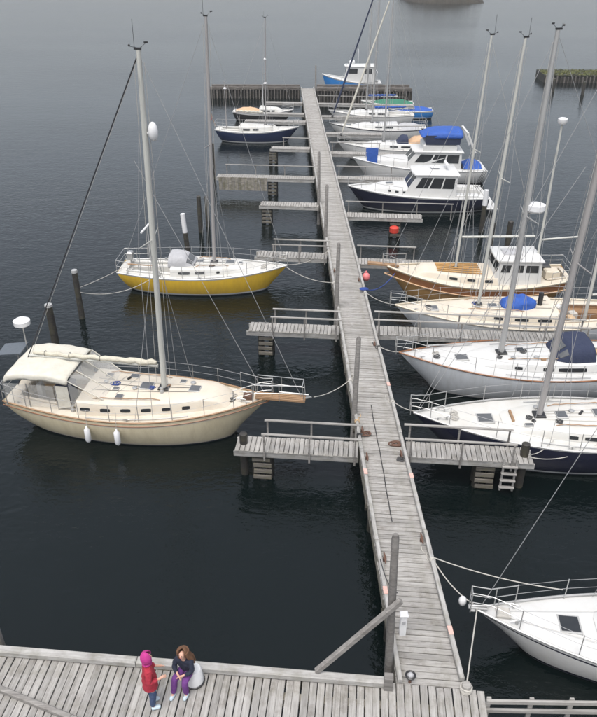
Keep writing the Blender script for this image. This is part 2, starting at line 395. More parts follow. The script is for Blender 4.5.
for (sx, wy, m) in ((1, 12.0, 'rope'), (-1, 19.9, 'rope'), (1, 18.6, 'rope'), (1, 22.1, 'rope_dark'), (-1, 27.6, 'rope'), (-1, 31.2, 'rope'), (1, 26.6, 'rope'), (-1, 17.6, 'cushion'), (-1, 16.9, 'rope_dark')):
    for k in range(3):
        xc = sx*(PWID/2-.05); yy = wy-PY0+(k-1)*.035+rnd(-.01, .01)
        mb = MB(); mb.tube([(xc+.065*math.cos(a*math.pi/5), yy+.012*math.sin(a+k), DZ+.098+.066*math.sin(a*math.pi/5)) for a in range(10)], .013, 5, closed=True); mb.build('rope_turn', M[m], pier, smooth=True)
    pts = [(xc-sx*(.06+.10*i/8+.03*math.sin(i*1.3)), yy+.08*i*(1 if k else -1)*.8+.04*math.sin(i*2.1), DZ+.016) for i in range(9)]
    mb = MB(); mb.tube(pts, .012, 5); mb.build('rope_tail', M[m], pier, smooth=True)
# long cable along the deck
pts = []
for i in range(40):
    t = i/39; yy = 18.6-5.2*t
    pts.append((2.74-.008*math.sin(t*9)+.004*math.sin(t*31)-.06*t, yy, DZ+.014))
mb = MB(); mb.tube(pts, .012, 5); tag(mb.build('power_cable', M['black'], smooth=True), 'black power cable lying along the middle of the pier planks', 'cable')

# power pedestal with ring light by the near post
t_ = thing('power_pedestal', 'small white power pedestal beside the near tall post of the pier', 'power pedestal', (2.42, 10.05, DZ))
mb = MB(); mb.box((0, 0, .28), (.13, .11, .56), bev=.02); mb.build('body', M['plastic'], t_)
mb = MB(); mb.box((0, 0, .60), (.17, .14, .06), bev=.025); mb.build('cap', M['plastic'], t_)
mb = MB(); mb.box((0, -.058, .40), (.07, .012, .10)); mb.build('socket_cover', M['canvas_grey'], t_)
t_ = thing('bulkhead_lamp', 'round caged lamp on a short stub at the foot of the near tall post', 'lamp', (2.40, 8.92, DZ))
mb = MB(); mb.tube([(0, 0, 0), (0, 0, .16)], .03, 8); mb.build('stub', M['rust'], t_)
mb = MB(); mb.ball((0, 0, .21), .06, 12, 8); mb.build('globe', M['canvas_grey'], t_, smooth=True)
mb = MB(); mb.tube([(.09*math.cos(a*math.pi/8), .09*math.sin(a*math.pi/8), .21) for a in range(16)], .02, 6, closed=True); mb.build('guard_ring', M['black'], t_, smooth=True)

# ------------------------------------------------------------------ quay in the foreground
QO = (2.0, 8.98)                                # a point on its front edge
quay = thing('quay', 'wide grey plank quay deck with a low kerb beam along the water', 'quay', (QO[0], QO[1], 0), -SK)
qv = []
for k in range(4):
    mb = MB(); mb.box((0, 0, 0), (4.6, .153-rnd(.014, .022), .05), bev=.007); qv.append(mb.mesh('plank', M['deck_wood']))
u = -16.0
while u < 1.75:
    inst('plank', random.choice(qv), quay, (u, -2.36+rnd(-.02, .02), DZ-.027+rnd(-.005, .005)), (0, 0, R(90)+rnd(-.005, .005)+R(1.2)*0), (1, 1, 1))
    u += .153
for (a, b) in lengths(-16.2, .05, 5.0):
    mb = MB(); mb.box((0, 0, 0), (b-a-.015, .17, .13), bev=.02); o = mb.build('kerb_beam', M['kerb_wood'], quay); o.location = ((a+b)/2, -.12, DZ+.10); o.rotation_euler = (0, 0, rnd(-.003, .003))
    for q in (.1, .5, .9):
        mb = MB(); mb.box((0, 0, 0), (.3, .15, .05)); o = mb.build('kerb_block', M['side_wood'], quay); o.location = (a+(b-a)*q, -.12, DZ+.015)
    mb = MB(); mb.box((0, 0, 0), (b-a-.02, .08, .30), bev=.01); o = mb.build('side_board', M['side_wood'], quay); o.location = ((a+b)/2, -.06, DZ-.22)
for v in (-.5, -2.4, -4.2):
    mb = MB(); mb.box((0, 0, 0), (18.0, .16, .24)); o = mb.build('stringer', M['side_wood'], quay); o.location = (-7.2, v, DZ-.18)
for i in range(8):
    for v in (-.25, -4.0): inst('pile', pile_me, quay, (-15.5+i*2.35, v, 0), (0, 0, rnd(0, 6)), (1.15, 1.15, 1))
mb = MB(); mb.bar((-.02, -.16, 0), (-.02, -.16, DZ+.34), .17, .17, bev=.02); mb.build('bollard_post', M['post_wood'], quay)
mb = MB(); mb.tube([(1.47, -.10, -1.5), (1.47, -.10, DZ+.19), (1.47, -.10, DZ+.21)], [.11, .09, .07], 10); mb.build('bollard_post', M['rail_wood'], quay, smooth=True)
for k in range(4):
    mb = MB(); mb.tube([(1.47+.105*math.cos(a*math.pi/8), -.10+.105*math.sin(a*math.pi/8), DZ+.03+k*.03+.012*math.sin(a+k)) for a in range(16)], .017, 5, closed=True); mb.build('rope_turn', M['rope'], quay, smooth=True)
# diagonal brace from the quay kerb to the near tall post
mb = MB(); mb.bar((.58, 9.06, DZ+.21), (2.13, 9.22, DZ+1.95), .10, .10, bev=.012)
tag(mb.build('diagonal_brace', M['post_wood']), 'grey timber brace leaning from the quay kerb to the near tall post', 'timber')
mb = MB(); mb.bar((-5.9, 9.10, DZ+.07), (-4.0, 8.30, DZ+.07), .10, .10, bev=.02); mb.bar((-4.0, 8.30, DZ+.07), (-3.2, 7.95, DZ+.07), .10, .10, bev=.02)
tag(mb.build('loose_timber', M['post_wood']), 'grey timber pole lying slantwise across the quay planks', 'timber')
mb = MB(); mb.tube([(-6.05, 10.35, -1.5), (-6.0, 10.25, DZ+.35)], [.09, .075], 8)
tag(mb.build('mooring_pile', M['post_wood'], smooth=True), 'thin grey stake standing in the water against the quay edge', 'pile')

# ------------------------------------------------------------------ finger piers
fplank = []
for k in range(4):
    mb = MB(); mb.box((0, 0, 0), (.72+rnd(-.01, .02), .138-rnd(.010, .016), .036), bev=.005); fplank.append(mb.mesh('plank', M['deck_wood']))
cribb = MB(); cribb.box((0, 0, 0), (.52, .05, .12), bev=.008); crib_me = cribb.mesh('crib_board', M['crib_wood'])
cp = MB(); cp.tube([(0, 0, -2.2), (0, 0, DZ-.2)], [.11, .10], 8); cp_me = cp.mesh('pile', M['pile_wood'], True)
def finger(side, Y, L, label, rails='fb', rs=.9, crib=None, endpile=None, ladder=None, single=True, width=.72, zt=DZ, rail_h=.60, boards=None):
    """side -1 left / +1 right; Y = centre line where it leaves the pier; u runs outward"""
    x0 = PX0-.02 if side < 0 else PX1+.02
    f = thing('finger_pier', label, 'finger pier', (x0, Y, 0), -SK if side > 0 else R(180)-SK, 'finger piers along the pier')
    # local x outward; local y: +y is away from camera on the right side, towards it on the left
    fy = -1 if side > 0 else 1                  # local y sign of the side facing the quay
    n = int(L/.14)
    if single:
        for i in range(n):
            inst('plank', random.choice(fplank), f, (.08+i*.14, rnd(-.012, .012), zt-.018+rnd(-.004, .003)), (0, 0, R(90)+rnd(-.012, .012)))
    else:
        mb = MB()
        for i in range(n): mb.box((.08+i*.14, 0, zt-.018), (.126, width, .036))
        mb.build('planking', M['deck_wood'], f, kind='stuff')
    for s in (-1, 1):
        mb = MB(); mb.box((L/2, s*(width/2-.045), zt-.123), (L-.02, .06, .17), bev=.008); mb.build('stringer', M['kerb_wood'], f)
    for key, s in (('f', fy), ('b', -fy)):
        if key not in rails: continue
        yy = s*(width/2-.02)
        mb = MB(); mb.box(((L+.0-rs)/2, yy, zt+rail_h), (L-rs+.15, .075, .04), bev=.006); mb.build('handrail', M['rail_wood'], f)
        k = max(2, int(round((L-rs)/1.6))+1)
        for i in range(k):
            xx = .1+(L-rs-.1)*i/(k-1)
            mb = MB(); mb.box((xx, yy+s*.055, zt+rail_h/2-.14), (.05, .035, rail_h+.27)); mb.build('rail_post', M['post_wood'], f)
    for cx in (crib or []):
        for s in (-.2, .2): inst('pile', cp_me, f, (cx+s, fy*(width/2-.25), 0), (rnd(-.02, .02), 0, 0))
        for s in (-.2, .2): inst('pile', cp_me, f, (cx+s, -fy*(width/2-.2), 0))
        for i in range(4): inst('crib_board', crib_me, f, (cx+rnd(-.03, .03), fy*(width/2-.11+rnd(-.01, .01)), zt-.36-i*.21), (0, 0, 0))
    if endpile:
        xx, h = endpile
        mb = MB(); mb.tube([(0, 0, -2.2), (0, 0, zt+h-.02), (0, 0, zt+h)], [.13, .115, .08], 10); o = mb.build('end_pile', M['pile_wood'], f, smooth=40); o.location = (xx, 0, 0)
    if ladder:
        lx = ladder; yy = fy*(width/2+.03)
        for s in (-.17, .17):
            mb = MB(); mb.box((lx+s, yy, zt-.42), (.05, .05, 1.1)); mb.build('ladder_stile', M['rail_wood'], f)
        for i in range(4):
            mb = MB(); mb.box((lx, yy+fy*.03, zt-.12-i*.24), (.42, .10, .04)); mb.build('ladder_rung', M['rail_wood'], f)
    if boards:
        for i in range(int((boards[1]-boards[0])/.2)):
            mb = MB(); mb.box((boards[0]+i*.2, fy*(width/2+.02), zt-.38), (.185, .035, .80)); mb.build('side_plank', M['side_wood'], f)
    return f
# left fingers
finger(-1, 16.36, 3.55, 'left finger with two pale handrails ending under the bowsprit of the cream cruiser', crib=[2.75], endpile=(3.30, .35))
finger(-1, 23.62, 3.45, 'left finger on a stepped timber crib between the cream cruiser and the yellow boat', crib=[2.75], rails='fb', rs=1.0)
finger(-1, 30.9, 3.35, 'left finger running alongside the bow of the yellow boat', rails='fb', rs=.9)
finger(-1, 38.3, 3.3, 'left finger with a timber crib under its outer end, beyond the yellow boat', crib=[2.9], rails='')
finger(-1, 43.5, 6.1, 'long left finger faced with upright boards', crib=[2.6], rails='b', rs=.6, single=False, boards=(3.0, 6.1))
finger(-1, 50.8, 2.8, 'short left finger with a crib just this side of the dark blue yawl', crib=[2.6], rails='b', single=False)
finger(-1, 59.4, 5.0, 'left finger along the far side of the dark blue yawl', rails='', single=False)
finger(-1, 62.4, 3.2, 'left finger beside the small black hulled boat', rails='', single=False)
finger(-1, 67.2, 3.4, 'outermost left finger, close to the timber wharf', rails='', single=False)
# right fingers
finger(1, 16.36, 3.55, 'right finger with a white wooden ladder at its outer end', rs=.65, crib=[2.25], endpile=(3.30, .42), ladder=2.86)
finger(1, 23.6, 7.8, 'long right finger between the blue tarp boat and the navy dodger boat', rails='fb', rs=.3, crib=[2.5, 6.2])
finger(1, 30.3, 3.4, 'right finger running beside the bow of the brown motor sailer', rails='b')
finger(1, 36.7, 4.0, 'right finger on a crib, between the navy motor cruiser and the brown motor sailer', crib=[2.6], rails='b', rs=-1.5)
finger(1, 43.6, 4.2, 'right finger between the two motor cruisers', rails='b', single=False)
finger(1, 49.6, 4.2, 'right finger just beyond the blue canopied cruiser', rails='b', single=False)
finger(1, 55.4, 4.2, 'right finger between the far white sloops', rails='', single=False)
finger(1, 61.5, 4.2, 'right finger by the green covered boat', rails='', single=False)
finger(1, 66.8, 8.5, 'outermost right finger in front of the timber wharf', rails='b', single=False)
# gangway rail by the lower right corner
g = thing('gangway', 'grey boarded gangway with two plain rails beside the quay and the white sloop', 'gangway', (3.75, 8.42, 0), -SK*.35)
for i in range(22):
    inst('plank', random.choice(fplank), g, (.1+i*.14, -.5+rnd(-.01, .01), DZ-.30), (0, 0, R(90)))
for s in (-.14, -.86):
    mb = MB(); mb.box((1.6, s, DZ-.42), (3.2, .07, .20)); mb.build('stringer', M['kerb_wood'], g)
for zz in (DZ+.16, DZ-.10):
    mb = MB(); mb.box((1.6, -.06, zz), (3.2, .05, .09), bev=.006); mb.build('handrail', M['rail_wood'], g)
for xx in (.05, .85, 1.6, 2.4, 3.1):
    mb = MB(); mb.box((xx, -.015, DZ-.12), (.08, .04, .68)); mb.build('rail_post', M['rail_wood'], g)
for xx in (.4, 2.8):
    for s in (-.2, -.8): inst('pile', pile_me, g, (xx, s, -.25))

# ------------------------------------------------------------------ free-standing piles
def mooring_pile(x, y, h, label, top=None, r=.12, lean=(0, 0), m='pile_wood'):
    t = thing('mooring_pile', label, 'pile', (x, y, 0), 0, 'mooring piles in the water')
    mb = MB(); mb.tube([(-lean[0]*1.5, -lean[1]*1.5, -2.5), (0, 0, 0), (lean[0]*h*.98, lean[1]*h*.98, h-.03), (lean[0]*h, lean[1]*h, h)], [r*1.1, r*1.05, r*.93, r*.7], 10)
    mb.build('shaft', M[m], t, smooth=40)
    if top:
        hh = .0
        mb = MB(); mb.tube([(lean[0]*(h-top[1]), lean[1]*(h-top[1]), h-top[1]), (lean[0]*h, lean[1]*h, h+.015)], [r*1.04, r*.98], 10); mb.build('top_band', M[top[0]], t, smooth=40)
    return t
mooring_pile(-8.33, 27.05, 2.15, 'dark pile with a pale cap, roped to the stern of the yellow boat', ('alu', .10))
mooring_pile(-8.5, 23.88, 2.15, 'dark pile standing just behind the canopy of the cream cruiser', ('alu', .07), .14)
mooring_pile(-4.7, 34.3, 2.0, 'leaning dark pile with a white sleeve on its upper half', ('plastic', .95), .12, (-.06, 0))
mooring_pile(-4.31, 37.2, 2.0, 'taller of two dark piles side by side behind the yellow boat mast', None, .12)
mooring_pile(-4.0, 38.1, 1.7, 'shorter of two dark piles side by side behind the yellow boat mast', None, .11)
mooring_pile(-4.38, 47.4, 2.3, 'dark pile beyond the end of the boarded long finger', None, .13)
mooring_pile(10.82, 36.8, 2.3, 'dark pile with a white sleeve astern of the navy motor cruiser', ('plastic', .8), .13)
mooring_pile(10.1, 32.6, 2.05, 'dark pile behind the wheelhouse of the brown motor sailer, nearer its mainmast', None, .13)
mooring_pile(10.95, 32.6, 2.1, 'dark pile behind the wheelhouse of the brown motor sailer, nearer its mizzen', None, .14)
for i, (x, y) in enumerate(((28.6, 78.4), (31.0, 76.4), (33.2, 74.4))):
    mooring_pile(x, y, 1.3, ['dark stump close in front of the turf topped breakwater', 'dark stump between two others off the turf topped breakwater', 'dark stump standing farthest off the turf topped breakwater'][i], None, .16)

# ------------------------------------------------------------------ far timber wharf and breakwater
def wharf(x0, x1, y0, depth, h, label, step=.30):
    t = thing('timber_wharf', label, 'wharf', (x0, y0, 0), -SK*.35, 'timber wharf sections')
    L = x1-x0
    mb = MB(); mb.box((L/2, depth/2+.1, h/2-.4), (L, depth-.1, h+.7)); mb.build('core', M['pile_wood'], t)
    n = int(L/step)
    for i in range(n):
        hh = h+rnd(-.10, .14); mb = MB(); mb.bar((i*step+step/2, -.02+rnd(-.03, .03), -.6), (i*step+step/2+rnd(-.02, .02), -.02+rnd(-.03, .03), hh), .11, step*rnd(.72, .95))
        mb.build('upright', M['wharf_wood'], t)
    for i in range(int(L/.35)):
        mb = MB(); mb.box((i*.35+.18, depth/2, h+rnd(-.01, .03)), (.33, depth+.05, .06)); mb.build('plank', M['wharf_wood'], t)
    for yy in (.1, depth-.1):
        mb = MB(); mb.box((L/2, yy, h+.15), (L-.1, .16, .18), bev=.02); mb.build('kerb_beam', M['wharf_wood'], t)
    return t
wharf(-6.9, 2.15, 75.6, 1.5, .85, 'low dark timber wharf across the end of the pier, on the side of the yawl')
wharf(3.6, 12.75, 72.3, 2.2, 1.22, 'taller dark timber wharf at the pier end, in front of the blue fishing boat')
t_ = thing('breakwater', 'turf topped timber breakwater standing alone in the open harbour', 'breakwater', (29.4, 83.9, 0), -R(5))
mb = MB(); mb.box((9, 2, .05), (18, 4, 1.5)); mb.build('core', M['pile_wood'], t_)
for i in range(45):
    mb = MB(); mb.bar((.2+i*.4, -.06+rnd(-.04, .04), -.5), (.2+i*.4, -.06, .66+rnd(-.08, .08)), .12, .34); mb.build('upright', M['wharf_wood'], t_)
rings = []
for i in range(70):
    ring = []
    for j in range(14):
        x = 18*i/69; y = -.1+4.1*j/13; e = min(1, j/1.5, (13-j)/1.5)
        ring.append((x, y, 0.72+e*(.08+.14*mn.noise((x*1.3, y*1.3, 0))+.2*mn.noise((x*3.7, y*3.7, 5)))))
    rings.append(ring)
mb = MB(); mb.loft(rings); mb.build('turf', M['turf'], t_, kind='stuff')
mb = MB()
for i in range(2600):
    x = rnd(0, 18); y = rnd(-.1, 3.9); z = .78; a = rnd(0, 6.3); h = rnd(.08, .24); dx, dy = .05*math.cos(a), .05*math.sin(a); lx, ly = rnd(-.15, .15), rnd(-.15, .15)
    mb.add([(x-dx, y-dy, z), (x+dx, y+dy, z), (x+lx, y+ly, z+h)], [(0, 1, 2)])
mb.build('grass_blades', M['turf'], t_, kind='stuff')

# ------------------------------------------------------------------ boats
class Hull:
    def __init__(s, L, B, fb, tr=.7, oh=(.9, .4), draft=.5, tm=.45, bowp=2.0, k=.75):
        s.L, s.B, s.fb, s.tr, s.oh, s.d, s.tm, s.p, s.k = L, B, fb, tr, oh, draft, tm, bowp, k
    def b(s, t):
        t = min(1, max(0, t))
        if t < s.tm: return s.B/2*(s.tr+(1-s.tr)*math.sin(math.pi/2*t/s.tm))
        q = (t-s.tm)/(1-s.tm); return max(.012, s.B/2*(1-q**s.p))
    def sh(s, t):
        a, m, c = s.fb
        # parabola through stern, 0.4, bow
        return a*(t-.4)*(t-1)/(.4)+m*t*(t-1)/(.4*-.6)+c*t*(t-.4)/(.6)
    def x(s, t): return -s.L/2+s.L*t
    def t(s, x): return (x+s.L/2)/s.L
    def pt(s, t, a, side):
        """a in 0..1 from keel to sheer"""
        b, sh = s.b(t), s.sh(t)
        d = s.d*(1-abs(2*t-1)**3)+.05
        an = a*math.pi/2
        h = (1-math.cos(an))**.85
        y = b*math.sin(an)**s.k; z = -d+(sh+d)*h
        x = s.x(t)-s.oh[0]*t**7*(1-h)+s.oh[1]*(1-t)**7*(1-h)
        return (x, side*y, z)

def hull_mesh(H, root, mats, stripe=None, n=30, na=22):
    """mats = topsides, boot stripe, bottom, (sheer band); rings run along exact paint lines"""
    mb = MB(); rings = []
    s1, s0 = (stripe[1], stripe[0]) if stripe else (.12, .0)
    nt = max(4, na-12)
    for i in range(n+1):
        t = i/n; sh = H.sh(t); d = H.d*(1-abs(2*t-1)**3)+.05
        zs = [-d+(d+.05)*k/5 for k in range(5)]+[.05, .13]+[.13+(sh-s1-.13)*k/nt for k in range(1, nt)]+[sh-s1, max(sh-s0-1e-3, sh-s1+.004), sh]
        A = [0.0]+[math.acos(max(-1, 1-((z+d)/(sh+d))**(1/.85)))/(math.pi/2) for z in zs[1:-1]]+[1.0]
        rings.append([H.pt(t, a, -1) for a in reversed(A)]+[H.pt(t, a, 1) for a in A[1:]])
    for r_ in rings: mb.v += r_
    m = len(rings[0]); half = m//2
    for i in range(n):
        for j in range(m-1):
            mb.f.append((i*m+j, (i+1)*m+j, (i+1)*m+j+1, i*m+j+1))
            k = half-1-j if j < half else j-half           # band index from the keel
            mi = 2 if k < 5 else 1 if k == 5 else 0
            if stripe and k == 6+nt: mi = 3
            mb.mi.append(mi)
    mb.f.append(tuple(range(m))); mb.mi.append(0)           # transom
    return mb.build('hull', [M[k] for k in mats], root, smooth=50)

def deck_mesh(H, root, mat, cock=None, n=40, m=14, drop=.05, camber=.05, name='deck'):
    mb = MB(); idx = {}
    def P(i, j):
        t = i/n; s = -1+2*j/m; b = H.b(t)-.015
        return (H.x(t), s*b, H.sh(t)-drop+camber*(1-s*s)*min(1, H.b(t)/.5))
    hole = []
    for i in range(n+1):
        for j in range(m+1): mb.v.append(P(i, j))
    K = m+1
    if cock:
        i0, i1 = max(1, round(cock[0]*n)), round(cock[1]*n); j0, j1 = round((.5-cock[2]/2)*m), round((.5+cock[2]/2)*m)
    for i in range(n):
        for j in range(m):
            if cock and i0 <= i < i1 and j0 <= j < j1: continue
            mb.f.append((i*K+j, (i+1)*K+j, (i+1)*K+j+1, i*K+j+1)); mb.mi.append(0)
    if cock:
        loop = [(i, j0) for i in range(i0, i1)]+[(i1, j) for j in range(j0, j1)]+[(i, j1) for i in range(i1, i0, -1)]+[(i0, j) for j in range(j1, j0, -1)]
        top = [mb.v[i*K+j] for i, j in loop]; zf = cock[3]
        cb = MB()
        seat = [(p[0], p[1], zf+.32) for p in top]
        cx = sum(p[0] for p in top)/len(top)
        s2 = [((p[0]-cx)*.88+cx, p[1]*.42, zf+.32) for p in top]; s3 = [(p[0], p[1], zf) for p in s2]
        cb.loft([top, seat, s2, s3], True); cb.f.append(tuple(range(3*len(top), 4*len(top)))); cb.mi.append(0)
        cb.build('cockpit', M[cock[4] if len(cock) > 4 else mat], root, smooth=30)
        # coaming
        rim = MB(); rim.tube([(p[0], p[1], p[2]+.05) for p in top], .045, 6, closed=True); rim.build('coaming', M[mat], root, smooth=True)
    return mb.build(name, M[mat], root, smooth=40)

def toe_rail(H, root, m, r=.025, name='toe_rail', dz=0.0):
    for s in (-1, 1):
        pts = [(H.x(t), s*H.b(t), H.sh(t)+dz) for t in [i/36 for i in range(37)]]
        mb = MB(); mb.tube(pts, r, 5); mb.build(name, M[m], root, smooth=True)

class Cabin:
    """trunk cabin between stations t0 (aft) and t1 (front)"""
    def __init__(s, H, t0, t1, w, h0, h1, front=.12, drop=.05, taper=.55, lean=.07):
        s.H, s.t0, s.t1, s.w, s.h0, s.h1, s.front, s.drop, s.taper, s.lean = H, t0, t1, w, h0, h1, front, drop, taper, lean
    def q(s, x): return (s.H.t(x)-s.t0)/(s.t1-s.t0)
    def hw(s, x):
        q = min(1, max(0, s.q(x))); return min(s.w*(1-(1-s.taper)*q**1.8), s.H.b(s.H.t(x))-.10)
    def zb(s, x): return s.H.sh(s.H.t(x))-s.drop-.02
    def zt(s, x):
        q = min(1, max(0, s.q(x))); h = s.h0+(s.h1-s.h0)*q
        e = (1-q)/s.front
        if e < 1: h *= math.sin(math.pi/2*max(0, e))**.8
        return s.zb(x)+.03+h
    def side(s, x, f, sg):
        """point on the side wall, f 0..1 up"""
        zb, zt = s.zb(x), s.zt(x); hw = s.hw(x)
        return Vector((x, sg*(hw-s.lean*f), zb+(zt-zb)*f))
    def top(s, x, y):
        hw = max(.1, s.hw(x)); return s.zt(x)+.06*(1-(y/hw)**2)
    def build(s, root, mat, name='cabin_trunk'):
        mb = MB(); n = 26; rings = []
        for i in range(n+1):
            q = i/n; q = q if q < .999 else .999
            x = s.H.x(s.t0+(s.t1-s.t0)*q); hw, zb, zt = s.hw(x), s.zb(x), s.zt(x); hh = zt-zb; l = s.lean
            half = [(hw, zb), (hw-l*.45, zb+hh*.45), (hw-l*.85, zb+hh*.85), (hw-l*1.15, zb+hh*.97), (hw-l*1.8, zt+.012), (hw*.5, zt+.045), (0, zt+.06)]
            rings.append([(x, -y, z) for y, z in half]+[(x, y, z) for y, z in half[-2::-1]])
        mb.loft(rings); mb.f.append(tuple(range(len(rings[0])))); mb.mi.append(0)
        return mb.build(name, M[mat], root, smooth=35)
    def windows(s, root, spans, f0=.35, f1=.72, m='glass'):
        for (a, b) in spans:
            xa, xb = s.H.x(s.t0+(s.t1-s.t0)*a), s.H.x(s.t0+(s.t1-s.t0)*b)
            for sg in (-1, 1):
                mb = MB(); n = 5; R0 = []; R1 = []
                for i in range(n+1):
                    x = xa+(xb-xa)*i/n; cut = .03 if i in (0, n) else 0
                    p, q = s.side(x, f0+cut, sg), s.side(x, f1-cut, sg); o = Vector((0, sg*.010, .002)); k = Vector((0, sg*.012, 0))
                    R0.append([p-k, p+o, q+o, q-k])
                mb.loft(R0, True, caps=True); mb.build('window', M[m], root)

def hatch(root, x, y, z, sx, sy, pitch=0.0, pane='hatch_glass', frame='alu'):
    o = MB().box((0, 0, 0), (sx, sy, .05), bev=.012).build('hatch', M[frame], root); o.location = (x, y, z+.02); o.rotation_euler = (0, pitch, 0)
    p = MB().box((0, 0, .03), (sx*.84, sy*.84, .016), bev=.006).build('pane', M[pane], o)
    return o

def loop_rail(H, root, ta, tb, name, zr=.60, inset=.05, r=.0115, legs=3, two=True, tip=0.0):
    """pulpit: tube loop round an end of the boat. ta = station where it starts, tb = 1 (bow) or 0 (stern)"""
    def path(z):
        P = []; K = 9
        for s in (-1, 1):
            seg = []
            for i in range(K):
                t = ta+(tb-ta)*i/(K-1)
                y = s*max(.02, H.b(t)-inset) if not (tb == 1 and t > .97) else s*max(.10, H.b(t)-inset+.05)
                seg.append((H.x(t)+(tip*(i/(K-1))**2 if tb == 1 else -tip*(i/(K-1))**2), y, H.sh(t)+z))
            P += seg if s < 0 else seg[::-1]
        return P
    mb = MB(); up = path(zr)
    mb.tube(up, r, 6)
    if two: mb.tube(path(zr*.52), r*.8, 5)
    lo = path(-.02)
    K = len(up)//2; ids = [int(round(i*(K-1)/(legs-1))) for i in range(legs)]
    for i in ids:
        for j in (i, len(up)-1-i): mb.tube([lo[j], up[j]], r, 5)
    return mb.build(name, M['steel'], root, smooth=True)

def lifelines(H, root, ts, h=.58, wires=(.56, .30), inset=.05):
    for s in (-1, 1):
        for t in ts:
            mb = MB(); mb.tube([(H.x(t), s*(H.b(t)-inset), H.sh(t)-.03), (H.x(t), s*(H.b(t)-inset), H.sh(t)+h)], .012, 5); mb.build('stanchion', M['steel'], root)
        for z in wires:
            mb = MB(); mb.tube([(H.x(t), s*(H.b(t)-inset), H.sh(t)+z-(.008 if k % 2 else 0)) for k, t in enumerate(ts)], .006, 4); mb.build('lifeline', M['wire'], root)

def stay(root, a, b, name, r=.0075, m='wire', sag=0.0):
    a, b = Vector(a), Vector(b)
    pts = [a, b] if not sag else [a.lerp(b, i/10)-Vector((0, 0, sag*4*(i/10)*(1-i/10))) for i in range(11)]
    mb = MB(); mb.tube(pts, r, 4); return mb.build(name, M[m], root)

